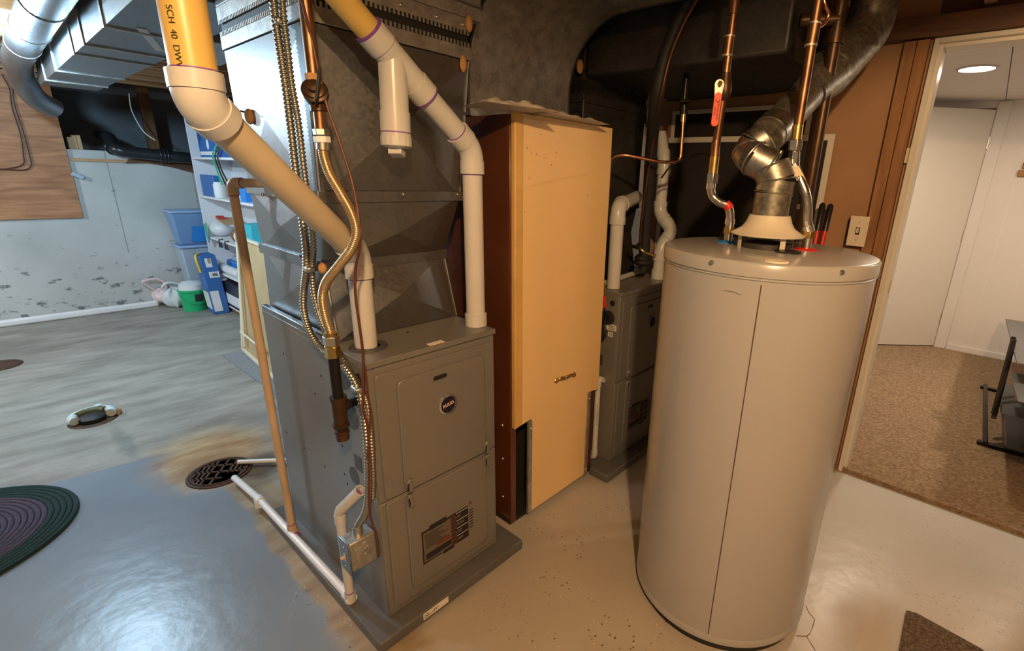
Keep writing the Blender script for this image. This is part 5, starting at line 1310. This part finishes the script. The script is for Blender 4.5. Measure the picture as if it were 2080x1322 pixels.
# floor drain grate
dc_ = V((0.470, 2.515, 0))
fd = thing('floor_drain', 'rusty round floor drain grate with slots, one corner broken open', 'floor drain', tuple(dc_))
R3 = 0.118
M().lathe(dc_, [(R3 + 0.012, 0.0), (R3 + 0.010, 0.005), (R3, 0.006), (R3, 0.001)], seg=36).obj('frame_ring', 'rust_iron', fd)
M().lathe(dc_, [(R3, 0.0012), (0.0001, 0.0012)], seg=36).obj('dark_well', 'dark_gap', fd)
M().torus(dc_ + V((0, 0, 0.005)), (0, 0, 1), R3 - 0.008, 0.006, 36, 6).obj('grate_rim', 'rust_iron', fd)
gdir = V((0.80, -0.60, 0)); gper = V((0.60, 0.80, 0))
for k in range(-5, 6):
    off = k * 0.0195
    if k in (-1, 1): continue
    hl = math.sqrt(max(0, (R3 - 0.01) ** 2 - off ** 2))
    lo = -hl
    c = dc_ + gdir * off + V((0, 0, 0.005))
    if 1 < k < 5: lo = -0.012
    M().bar(c + gper * lo, c + gper * hl, 0.009, 0.006).obj('grate_bar', 'rust_iron', fd)
for v in (-0.055, 0.0, 0.055):
    hl = math.sqrt((R3 - 0.01) ** 2 - v * v)
    M().bar(dc_ + gper * v - gdir * hl + V((0, 0, 0.005)), dc_ + gper * v + gdir * (hl if v > -0.05 else 0.03) + V((0, 0, 0.005)), 0.010, 0.006).obj('grate_bar', 'rust_iron', fd)
# grey mat and leaning folding table
gm = M().prism([P(*p, 'z', 0.001) for p in ((450, 722), (500, 715), (600, 765), (600, 830))], (0, 0, 0.006)).obj('floor_mat', 'grey_rug')
tag(gm, 'speckled grey mat on the bare floor behind the furnace', 'mat')
ft = thing('folding_table', 'cream framed folding table standing on edge behind the furnace', 'table', (1.07, 4.0, 0.008))
c0, c1_ = P(497, 712, 'z', 0.010), P(530, 742, 'z', 0.010)
dv_ = (c1_ - c0); dv_ = V((dv_.x, dv_.y, 0)).normalized(); W_ = 0.95
lean = V((0.10, 0.02, 0.86))
tp = c0.copy(); tq = c0 + dv_ * W_
M().add([tp, tq, tq + lean, tp + lean] + [p_ + V((0.02, 0.004, 0)) for p_ in (tp, tq, tq + lean, tp + lean)], [(0, 1, 2, 3), (7, 6, 5, 4), (0, 4, 5, 1), (1, 5, 6, 2), (2, 6, 7, 3), (3, 7, 4, 0)]).obj('table_top', 'board_tan', ft)
for a_, b_ in ((tp, tq), (tq, tq + lean), (tq + lean, tp + lean), (tp + lean, tp)):
    M().bar(a_ + V((-0.008, 0, 0.012)), b_ + V((-0.008, 0, 0.012)), 0.022, 0.022).obj('frame_rail', 'frame_cream', ft, 0.004)
M().cyl(tp + lean * 0.97 + V((-0.02, 0, 0.01)), tp + dv_ * 0.10 + lean * 0.05 + V((-0.02, 0, 0.02)), 0.010, 12).obj('folded_leg', 'frame_cream', ft)
M().cyl(tp + lean * 0.18 + V((-0.02, 0, 0)), tp + dv_ * 0.6 + lean * 0.18 + V((-0.02, 0, 0)), 0.009, 12).obj('leg_brace', 'frame_cream', ft)
M().torus(tp + lean * 0.98 + V((-0.01, 0, 0.02)), (0.6, -0.6, 0.2), 0.035, 0.008, 20, 8).obj('corner_lock', 'frame_cream', ft)

# ------------------------------------------------------------------ white shelf unit with its clutter
SX0, SX1, SY0, SY1 = 1.37, 1.69, 4.10, 5.86
su = thing('shelf_unit', 'white open shelf unit crowded with household clutter by the concrete wall', 'shelf', ((SX0 + SX1) / 2, 5.2, 0))
M().box(SX0, SX1, SY1, SY1 + 0.018, 0, 1.86).obj('end_panel', 'shelf_white', su, 0.001)
M().box(SX0, SX1, SY0 - 0.018, SY0, 0, 1.86).obj('end_panel', 'shelf_white', su, 0.001)
M().box(SX1 - 0.006, SX1, SY0, SY1, 0, 1.86).obj('back_panel', 'shelf_white', su)
shz = [P(402, 319, 'x', SX0).z, P(412, 395, 'x', SX0).z, P(428, 478, 'x', SX0).z, P(444, 545, 'x', SX0).z]
def shz_at(px, y): 
    p = V((SX0, SY1, 0)); return zat(p, y)
shz = [zat(V((SX0, SY1, 0)), y) for y in (319, 396, 478, 546)] 
for z in shz + [0.07, 1.80]:
    M().box(SX0, SX1 - 0.006, SY0, SY1, z - 0.018, z).obj('shelf_board', 'shelf_white', su, 0.001)
M().box(SX0 + 0.02, SX0 + 0.03, SY0, SY1, 0.0, 0.052).obj('kick_board', 'shelf_brown', su)
def item(nm, label, cat, build, m, loc_grp=None, bevel=0.0):
    b = M(); build(b); return tag(b.obj(nm, m, None, bevel), label, cat, loc_grp)
s1z, s2z, s3z, s4z = [z + 0.0005 for z in shz]
def sy(px, z):                             # y on the shelf front for a pixel column at height z
    lo, hi = 3.0, 6.5
    for _ in range(40):
        mid = (lo + hi) / 2; r = V((SX0 + 0.05, mid, z)) - CAM
        x = CX + F * r.dot(RIGHT) / r.dot(FWD)
        if x < px: hi = mid
        else: lo = mid
    return mid
def on_shelf(z, pxa, pxb): return sorted((sy(pxa, z), sy(pxb, z)))
def box_item(nm, label, cat, z, pxa, pxb, h, m, d=0.18, x=SX0 + 0.03):
    y0, y1 = on_shelf(z + h / 2, pxa, pxb)
    y1 = min(y1, SY1 - 0.004)
    return item(nm, label, cat, lambda b: b.box(x, x + d, y0, y1, z, z + h), m, None, 0.004)
# top visible shelf
o = box_item('blue_bag', 'blue and white printed bag on the highest stocked shelf', 'bag', s1z, 408, 446, 0.24, 'box_blue')
y0, y1 = on_shelf(s1z + 0.12, 408, 446); y1 = min(y1, SY1 - 0.004)
M().box(SX0 + 0.0285, SX0 + 0.031, y0 + 0.04, y1 - 0.02, s1z + 0.02, s1z + 0.05).obj('print_panel', 'box_white', o)
M().ball((SX0 + 0.03, (y0 + y1) / 2, s1z + 0.11), 0.003, 0.035, 0.045, 12, 8).obj('print_mark', 'box_white', o)
o = thing('cord_bundle', 'bundle of dark cords hanging from the highest stocked shelf', 'cord', (SX0 - 0.01, sy(458, s1z), s1z - 0.2))
for i in range(3):
    yy = sy(450 + i * 5, s1z)
    M().tube(spline([(SX0 + 0.03, yy, s1z + 0.10), (SX0 - 0.012, yy, s1z + 0.012), (SX0 - 0.014, yy - 0.05, s1z - 0.10), (SX0 - 0.012, yy - 0.12 - i * 0.03, s1z - 0.22)], 6), 0.006, 8).obj('cord', 'black_plastic' if i else 'bucket_green', o)
# second shelf
box_item('dark_blue_box', 'dark blue booklet box standing beside the white jar', 'box', s2z, 414, 440, 0.19, 'box_blue', 0.05)
jr = thing('plastic_jar', 'white plastic jar in front of the dark blue box', 'jar', (SX0 + 0.05, sy(446, s2z), s2z))
M().lathe((SX0 + 0.055, sy(446, s2z + 0.06), s2z), [(0.044, 0.0), (0.048, 0.01), (0.048, 0.115), (0.040, 0.125)], seg=24).obj('body', 'box_white', jr)
M().lathe((SX0 + 0.055, sy(446, s2z + 0.06), s2z), [(0.041, 0.122), (0.041, 0.135), (0.0, 0.136)], seg=24).obj('lid', 'box_white', jr)
box_item('yellow_carton', 'yellow printed carton between the white jar and white packet', 'carton', s2z, 454, 462, 0.17, 'yellow', 0.05, SX0 + 0.08)
box_item('white_packet', 'small white packet with a blue mark beside the yellow carton', 'packet', s2z, 466, 486, 0.13, 'box_white', 0.06, SX0 + 0.09)
# third shelf
bl = thing('trash_bag', 'crumpled green and clear plastic bag sagging over the middle shelf', 'bag', (SX0 + 0.08, sy(435, s3z + 0.1), s3z))
yy = sy(436, s3z + 0.1)
M().ball((SX0 + 0.09, yy, s3z + 0.075), 0.09, 0.13, 0.075, 14, 9).obj('clear_bulge', 'bag_white', bl)
M().prism([(SX0 - 0.006, yy + 0.10, s3z + 0.10), (SX0 - 0.006, yy + 0.02, s3z + 0.135), (SX0 - 0.006, yy - 0.02, s3z + 0.06), (SX0 - 0.006, yy + 0.03, s3z - 0.06)], (-0.012, 0, 0)).obj('green_flap', 'bag_green', bl, 0.004)
yy = sy(460, s3z + 0.1)
item('cardboard_scrap', 'pinkish cardboard scrap lying over the crumpled bag', 'cardboard', lambda b: b.obox((SX0 + 0.10, yy, s3z + 0.175), (0.09, 0, 0), (0, 0.12, 0.02), (0, 0, 0.004)), 'cardboard')
item('red_cap', 'red plastic strip resting on the cardboard scrap', 'strip', lambda b: b.obox((SX0 + 0.05, yy + 0.10, s3z + 0.200), (0.03, 0, 0), (0, 0.05, 0.008), (0, 0, 0.006)), 'red')
yy2 = sy(478, s3z + 0.1)
item('woven_ball', 'brown woven ball at the end of the middle shelf', 'ball', lambda b: b.ball((SX0 + 0.07, yy2, s3z + 0.065), 0.06, 0.06, 0.065, 16, 10), 'shelf_brown')
hk = thing('bracket_hooks', 'pair of black metal hooks hanging off the middle shelf edge', 'hook', (SX0 - 0.02, sy(466, s3z), s3z - 0.1))
for px in (462, 474):
    yk = sy(px, s3z - 0.03)
    M().tube([(SX0 + 0.02, yk, s3z + 0.006), (SX0 - 0.012, yk, s3z + 0.006), (SX0 - 0.014, yk, s3z - 0.065), (SX0 - 0.014, yk - 0.06, s3z - 0.06), (SX0 - 0.014, yk - 0.05, s3z - 0.015)], 0.006, 8).obj('hook', 'black_plastic', hk)
box_item('teal_box', 'teal box glimpsed between tan drain pipe and shiny plenum', 'box', s3z, 500, 517, 0.20, 'teal', 0.12)
box_item('blue_white_box', 'blue and white carton at the plenum edge on the jar shelf', 'carton', s2z, 492, 503, 0.14, 'blue', 0.12)
# fourth shelf
sb = thing('spray_bottle', 'white spray bottle with a black nozzle lying on the low shelf', 'bottle', (SX0 + 0.03, sy(470, s4z), s4z))
yb1, yb0 = sy(452, s4z + 0.05), sy(492, s4z + 0.05)
M().cyl((SX0 + 0.04, yb1, s4z + 0.042), (SX0 + 0.04, yb0, s4z + 0.040), 0.040, 20).obj('body', 'box_white', sb)
M().cyl((SX0 + 0.04, yb1 + 0.04, s4z + 0.050), (SX0 + 0.04, yb1, s4z + 0.044), 0.018, 14).obj('neck', 'blue', sb)
M().obox((SX0 + 0.0, yb1 + 0.09, s4z + 0.040), (0.012, 0, 0), (0, 0.07, -0.03), (0, 0, 0.012)).obj('nozzle', 'black_plastic', sb, 0.004)
item('blue_packet', 'blue plastic packet lying behind the spray bottle', 'packet', lambda b: b.box(SX0 + 0.09, SX0 + 0.22, yb0, yb1 + 0.02, s4z, s4z + 0.11), 'blue', None, 0.02)
item('folded_cloth', 'pale folded cloth on top of the blue packet', 'cloth', lambda b: b.box(SX0 + 0.10, SX0 + 0.24, yb0 - 0.05, yb1 - 0.12, s4z + 0.1105, s4z + 0.16), 'tote_grey', None, 0.015)
# bottom shelf: black box with white stickers
bk = thing('black_carton', 'glossy black carton with white stickers on the lowest shelf', 'carton', (SX0 + 0.1, sy(475, 0.2), 0.0705))
ya_, yc_ = on_shelf(0.2, 462, 530)
M().box(SX0 - 0.003, SX0 + 0.24, ya_, yc_, 0.0705, 0.315).obj('body', 'box_black', bk, 0.004)
M().box(SX0 - 0.0045, SX0 - 0.003, ya_ + 0.02, yc_ - 0.12, 0.10, 0.20).obj('sticker', 'box_white', bk)
M().box(SX0 + 0.01, SX0 + 0.09, yc_, yc_ + 0.0015, 0.10, 0.24).obj('sticker', 'box_white', bk)
for k in range(8): M().box(SX0 - 0.0052, SX0 - 0.0042, ya_ + 0.05 + k * 0.035, ya_ + 0.062 + k * 0.035, 0.115, 0.18).obj('sticker_bar', 'ink', bk)
M().ball((SX0 + 0.0, yc_ - 0.08, 0.318), 0.05, 0.06, 0.012, 14, 7).obj('white_lid', 'box_white', bk)

# ------------------------------------------------------------------ totes, blue carton, bucket and bags against the back wall
def tote(label, zb_, zt_, x0, x1, y0, y1, mb, ml):
    t = thing('storage_tote', label, 'tote', ((x0 + x1) / 2, (y0 + y1) / 2, zb_), 'storage totes')
    ins = 0.05
    b = M()
    lo = [(x0 + ins, y0 + ins, zb_), (x1 - ins, y0 + ins, zb_), (x1 - ins, y1 - ins, zb_), (x0 + ins, y1 - ins, zb_)]
    hi = [(x0 + 0.015, y0 + 0.015, zt_ - 0.03), (x1 - 0.015, y0 + 0.015, zt_ - 0.03), (x1 - 0.015, y1 - 0.015, zt_ - 0.03), (x0 + 0.015, y1 - 0.015, zt_ - 0.03)]
    b.add(lo + hi, [(3, 2, 1, 0), (4, 5, 6, 7), (0, 1, 5, 4), (1, 2, 6, 5), (2, 3, 7, 6), (3, 0, 4, 7)])
    b.obj('body', mb, t, 0.012, seg=3)
    M().box(x0, x1, y0, y1, zt_ - 0.03, zt_ - 0.004).obj('lid', ml, t, 0.012, seg=3)
    M().box(x0 + 0.05, x1 - 0.05, y0 + 0.05, y1 - 0.05, zt_ - 0.004, zt_).obj('lid_panel', ml, t, 0.002)
    return t
yt = 5.92
ta = P(342, 428, 'y', yt); tb_ = P(365, 500, 'y', yt); tc_ = P(398, 590, 'y', yt)
t1 = tote('translucent blue storage tote stacked on top, clothes showing inside', tb_.z + 0.002, ta.z, ta.x, ta.x + 0.62, yt, WY - 0.03, 'tote_blue', 'tote_lid')
M().box(ta.x + 0.28, ta.x + 0.40, yt + 0.006, yt + 0.010, tb_.z + 0.13, tb_.z + 0.17).obj('label_slip', 'box_white', t1)
M().prism([(ta.x + 0.14, yt + 0.028, tb_.z + 0.03), (ta.x + 0.50, yt + 0.028, tb_.z + 0.03), (ta.x + 0.52, yt + 0.022, tb_.z + 0.16), (ta.x + 0.16, yt + 0.020, tb_.z + 0.18)], (0, -0.004, 0)).obj('cloth_inside', 'blue', t1)
t2 = tote('greyish storage tote underneath the blue tote', tc_.z, tb_.z, tb_.x - 0.01, tb_.x + 0.58, yt + 0.0, WY - 0.03, 'tote_grey', 'tote_lid')
item('low_crate', 'low cardboard carton under the two stacked totes', 'carton', lambda b: b.box(tb_.x + 0.06, tb_.x + 0.52, yt + 0.06, WY - 0.04, 0, tc_.z - 0.001), 'cardboard', None, 0.003)
# tall blue carton
k0, k1_ = P(440, 640, 'z', 0), P(466, 638, 'z', 0)
bc_ = thing('blue_carton', 'tall blue and white carton leaning beside the green bucket', 'carton', (k0.x, k0.y, 0))
kx0, kx1, ky = SX0 - 0.130, SX0 - 0.006, k0.y + 0.02
hz2 = zat(V((kx0, ky, 0)), 520)
M().add([(kx0, ky, 0.002), (kx1, ky, 0.002), (kx1, ky + 0.20, 0.002), (kx0, ky + 0.20, 0.002), (kx0 - 0.03, ky + 0.03, hz2), (kx1 - 0.03, ky + 0.03, hz2), (kx1 - 0.03, ky + 0.23, hz2), (kx0 - 0.03, ky + 0.23, hz2)], [(3, 2, 1, 0), (4, 5, 6, 7), (0, 1, 5, 4), (1, 2, 6, 5), (2, 3, 7, 6), (3, 0, 4, 7)]).obj('body', 'box_blue', bc_, 0.003)
def face(a0, a1, h0, h1, m, nm):           # panel on the carton front
    q = [V((kx0 + (kx1 - kx0) * a - 0.03 * h, ky - 0.0015 + 0.03 * h, 0.002 + hz2 * h)) for a, h in ((a0, h0), (a1, h0), (a1, h1), (a0, h1))]
    M().prism(q, (0, -0.0015, 0)).obj(nm, m, bc_)
face(0.05, 0.6, 0.05, 0.40, 'box_white', 'print_panel'); face(0.3, 0.95, 0.62, 0.72, 'box_white', 'print_panel'); face(0.5, 0.85, 0.645, 0.70, 'box_black', 'print_photo')
face(0.25, 0.65, 0.80, 0.95, 'box_white', 'print_panel'); face(0.42, 0.62, 0.86, 0.95, 'yellow', 'print_badge')
M().prism([(kx0 - 0.004, ky + 0.02, 0.05), (kx0 - 0.004, ky + 0.19, 0.05), (kx0 - 0.014, ky + 0.20, hz2 * 0.38), (kx0 - 0.014, ky + 0.03, hz2 * 0.38)], (-0.002, 0, 0)).obj('side_print', 'box_white', bc_)
M().tube(spline([(kx0 - 0.035, ky + 0.06, hz2 * 0.72), (kx0 - 0.05, ky + 0.06, hz2 * 0.90), (kx0 - 0.045, ky + 0.08, hz2 * 1.0), (kx0 - 0.01, ky + 0.12, hz2 * 1.015)], 6), 0.010, 8).obj('lime_strap', 'yellow', bc_)
# green bucket
gb = P(404, 632, 'z', 0); gb = V((gb.x, gb.y + 0.10, 0))
bu = thing('bucket', 'bright green bucket with a translucent lid beside the blue carton', 'bucket', tuple(gb))
hb = zat(gb, 590)
M().lathe(gb, [(0.095, 0.0), (0.110, hb), (0.117, hb), (0.117, hb + 0.018), (0.109, hb + 0.02)], seg=28).obj('pail', 'bucket_green', bu)
M().lathe(gb + V((0, 0, hb + 0.018)), [(0.108, 0.0), (0.100, 0.05), (0.07, 0.075), (0.0, 0.085)], seg=28).obj('lid_bag', 'bag_white', bu)
M().prism([gb + V((0.02 - 0.03, -0.101 - 0.006, 0.10)), gb + V((0.02 + 0.035, -0.094 - 0.006, 0.10)), gb + V((0.02 + 0.035, -0.098 - 0.006, 0.17)), gb + V((0.02 - 0.03, -0.104 - 0.006, 0.17))], (0, -0.002, 0)).obj('sticker', 'box_black', bu)
M().tube([gb + V((0.118 * math.cos(a_), 0.118 * math.sin(a_) - 0.004, hb - 0.01 - 0.10 * math.sin(math.pi * k / 12))) for k, a_ in [(k, math.radians(180 + 180 * k / 12)) for k in range(13)]], 0.003, 8).obj('bail', 'bucket_green', bu)
# plastic bags
def lump(label, cat, c, rx, ry, rz, m, seed, handles=None):
    random.seed(seed); t = thing('plastic_bag', label, cat, (c.x, c.y, 0))
    b = M(); n, mm = 12, 20; vs = []; fs = []
    ph_ = [random.uniform(0, 6.28) for _ in range(4)]
    for i in range(n + 1):
        th = math.pi * i / n
        for k in range(mm):
            f_ = 2 * math.pi * k / mm
            w_ = 1 + 0.10 * math.sin(3 * f_ + ph_[0] + 2 * th) + 0.07 * math.sin(5 * f_ + ph_[1] - 3 * th) + 0.05 * math.sin(9 * f_ + ph_[2])
            pinch = 1.0 if th > 1.0 else 0.55 + 0.45 * th
            vs.append(c + V((rx * w_ * pinch * math.sin(th) * math.cos(f_), ry * w_ * pinch * math.sin(th) * math.sin(f_), max(0.002, rz + rz * math.cos(th) * w_))))
    for i in range(n):
        for k in range(mm):
            l = (k + 1) % mm; fs.append((i * mm + k, (i + 1) * mm + k, (i + 1) * mm + l, i * mm + l))
    b.add(vs, fs).obj('body', m, t)
    if handles:
        for hpts, hm in handles: M().tube(spline([c + V(p) for p in hpts], 6), 0.012, 8).obj('handle', hm, t)
    return t
wbg = P(368, 628, 'z', 0); lump('white plastic grocery bag slumped beside the green bucket', 'bag', V((wbg.x - 0.01, wbg.y + 0.12, 0)), 0.095, 0.09, 0.10, 'bag_white', 3, [([(-0.03, 0, 0.15), (-0.08, -0.02, 0.22), (-0.03, -0.03, 0.26), (0.06, -0.02, 0.23), (0.10, -0.03, 0.22)], 'bag_white')])
pbg = P(338, 624, 'z', 0); lump('pinkish plastic grocery bag slumped at the white pipe end', 'bag', V((pbg.x, pbg.y + 0.10, 0.03)), 0.075, 0.08, 0.07, 'bag_pink', 5, [([(-0.03, 0, 0.12), (-0.10, -0.02, 0.20), (-0.12, -0.03, 0.24), (-0.02, -0.03, 0.25), (0.04, -0.03, 0.20), (0.05, 0, 0.12)], 'bag_pink')])
random.seed(11)

# ------------------------------------------------------------------ door wall: switch, screens, pipes, bolt cutters
sw0 = V((2.528, 0.432, 1.205))
sw = thing('light_switch', 'ivory toggle light switch plate on the stud beside the doorway', 'switch', (2.53, 0.432, 1.138))
M().box(2.532, 2.575, 0.405, 0.475, 1.135, 1.262).obj('box', 'black_iron', sw, 0.002)
M().box(2.526, 2.532, 0.394, 0.470, 1.138, 1.272).obj('plate', 'switch_plastic', sw, 0.002)
M().box(2.524, 2.527, 0.424, 0.440, 1.190, 1.222).obj('toggle_slot', 'dark_gap', sw)
M().obox((2.521, 0.432, 1.209), (0.006, 0, 0.004), (0, 0.005, 0), (-0.003, 0, 0.008)).obj('toggle', 'switch_plastic', sw, 0.001)
for z in (1.166, 1.245): M().ball((2.5258, 0.432, z), 0.003, seg=8, rings=5).obj('plate_screw', 'zinc', sw)
def screen(label, y0, y1, z0, z1, x, w_):
    t = thing('window_screen', label, 'screen', (x, (y0 + y1) / 2, z0))
    M().box(x + 0.004, x + 0.010, y0 + w_ * 0.5, y1 - w_ * 0.5, z0 + w_ * 0.5, z1 - w_ * 0.5).obj('mesh', 'screen_black', t)
    M().box(x, x + 0.014, y0, y1, z1 - w_, z1).obj('frame_rail', 'white_trim', t, 0.002)
    M().box(x, x + 0.014, y0, y1, z0, z0 + w_).obj('frame_rail', 'white_trim', t, 0.002)
    M().box(x, x + 0.014, y0, y0 + w_, z0 + w_, z1 - w_).obj('frame_stile', 'white_trim', t, 0.002)
    M().box(x, x + 0.014, y1 - w_, y1, z0 + w_, z1 - w_).obj('frame_stile', 'white_trim', t, 0.002)
screen('large white framed dark screen hung behind the water heater', 0.602, 1.485, 0.75, 1.623, 2.545, 0.028)
screen('smaller white framed dark screen peeking out above the large one', 0.72, 1.453, 1.10, 1.763, 2.560, 0.022)
v1 = thing('steel_pipe', 'brown painted steel pipe standing behind the heater vent', 'pipe', (1.93, 0.52, 0))
def vert(px, py, hdist): 
    p = H(px, py, hdist); return p
pA = H(1652, 300, 1.84)
M().cyl(vpipe(pA, 0.0), vpipe(pA, 1.798), 0.021, 18).obj('pipe', 'brown_steel', v1)
M().cyl(vpipe(pA, zat(pA, 425)), vpipe(pA, zat(pA, 415)), 0.0225, 18).obj('white_clip', 'white_trim', v1)
v2 = thing('steel_pipe', 'dark steel gas pipe with a coupling near the heater vent run', 'pipe', (1.87, 0.50, 0))
pB = H(1689, 120, 1.72)
M().cyl(vpipe(pB, 0.0), vpipe(pB, 2.055), 0.019, 18).obj('pipe', 'brown_iron', v2)
M().cyl(vpipe(pB, zat(pB, 90)), vpipe(pB, zat(pB, 60)), 0.026, 18).obj('coupling', 'brown_iron', v2)
M().cyl(vpipe(pB, zat(pB, 40)), vpipe(pB, zat(pB, 40)) + V((-0.05, 0.10, 0.0)), 0.020, 18).obj('branch', 'brown_iron', v2)
bcut = thing('bolt_cutters', 'bolt cutters with black grips and red arms leaning on the wall', 'bolt cutters', (2.49, 0.58, 0))
for i, (pa_, pb2) in enumerate((((1672, 412), (1650, 520)), ((1688, 414), (1664, 520)))):
    a_ = H(pa_[0], pa_[1], 2.26); b_ = H(pb2[0], pb2[1], 2.22)
    dn = (b_ - a_).normalized(); m_ = a_.lerp(b_, 0.52)
    ex = b_ + dn * 0.5
    M().tube([a_, a_ + dn * 0.012, m_], 0.014, 14, radii=[0.006, 0.014, 0.0125]).obj('grip', 'black_plastic', bcut)
    M().cyl(m_, ex, 0.0105, 14).obj('arm', 'red', bcut)
jt = (ex + H(1650, 520, 2.22)) / 2
M().cyl(V((ex.x, ex.y, ex.z)), V((ex.x + 0.0, ex.y + 0.03, 0.02)), 0.018, 14).obj('jaw', 'black_iron', bcut)

# ------------------------------------------------------------------ hall furniture
rk = thing('tiered_rack', 'black folding rack with tilted grey trays on the hall carpet', 'rack', (3.9, -0.42, 0.022))
y1r = -0.27
M().bar((3.36, y1r, 0.045), (4.46, y1r + 0.01, 0.045), 0.022, 0.022).obj('base_rail', 'black_iron', rk, 0.003)
for x in (3.38, 4.43): M().bar((x, y1r + 0.035, 0.034), (x, y1r - 0.75, 0.034), 0.030, 0.022).obj('foot', 'black_iron', rk, 0.004)
M().bar((3.36, y1r - 0.70, 0.045), (4.46, y1r - 0.70, 0.045), 0.022, 0.022).obj('base_rail', 'black_iron', rk, 0.003)
ua, ub = P(2018, 850, 'y', y1r - 0.01), P(2060, 690, 'y', y1r - 0.01)
for dx_ in (0.0, 0.075):
    M().bar(V((ua.x + dx_, y1r - 0.01, max(0.05, ua.z))), V((ub.x + dx_, y1r - 0.01, ub.z)), 0.018, 0.024, up=(0, 1, 0)).obj('upright', 'black_iron', rk, 0.003)
    M().bar(V((ua.x + dx_, y1r - 0.69, max(0.05, ua.z))), V((ub.x + dx_, y1r - 0.69, ub.z)), 0.018, 0.024, up=(0, 1, 0)).obj('upright', 'black_iron', rk, 0.003)
def tray(nm, pxs, yy, dep, m):
    q = [P(a_, b_, 'y', yy) for a_, b_ in pxs]
    M().prism(q, (0, -dep, 0)).obj(nm, m, rk, 0.002)
tray('top_tray', ((2041, 647), (2044, 652), (2066, 737), (2063, 735)), y1r - 0.02, 0.66, 'pad_plastic')
tray('tray', ((2052, 754), (2056, 768), (2068, 815), (2062, 812)), y1r - 0.025, 0.64, 'pad_plastic')
tray('tray', ((2030, 780), (2034, 778), (2036, 840), (2031, 836)), y1r - 0.03, 0.62, 'pad_plastic')
tray('tray', ((2034, 838), (2038, 836), (2044, 905), (2040, 905)), y1r - 0.035, 0.60, 'black_plastic')
p_ = P(2076, 690, 'y', -0.36)
sg = thing('wooden_sign', 'small wooden slat sign fixed on the white hall wall', 'sign', (HX - 0.01, -0.2, 1.54))
for z0_, z1_s, m_ in ((1.585, 1.635, 'sign_wood'), (1.525, 1.575, 'stud')):
    M().box(HX - 0.02, HX, -0.46, -0.125 + (1.6 - z1_s) * 0.3, z0_, z1_s).obj('slat', m_, sg, 0.003)
M().box(HX - 0.014, HX, -0.30, -0.27, 1.50, 1.66).obj('batten', 'sign_wood', sg)
# carpet scrap in the foreground
cs = M().prism([P(*q, 'z', 0.001) for q in ((1840, 1245), (1860, 1250), (1990, 1322), (2040, 1360), (1990, 1420), (1825, 1330))], (0, 0, 0.012)).obj('carpet_scrap', 'carpet_dark')
tag(cs, 'dark brown carpet scrap lying on the painted floor near the doorway', 'carpet')
# bulb sockets of the two basement lights and of the added back fill
for i, (x, y, z) in enumerate(((-0.24, -0.455, 2.10), (0.10, 3.80, 1.86), (-1.55, 5.0, 2.02))):
    t = thing('lamp_socket', ('porcelain lamp socket between joists in front of the furnace', 'porcelain lamp socket under the joists by the ceiling duct', 'added unseen lamp socket under the joists near the plywood sheet')[i], 'lamp', (x, y, z + 0.055))
    M().lathe((x, y, z + 0.055), [(0.020, 0.0), (0.030, 0.03), (0.055, 0.045), (0.055, 2.268 - z - 0.055)], seg=24).obj('socket', 'pvc_white', t)
for o in bpy.data.objects:
    if '_o' in o: del o['_o']
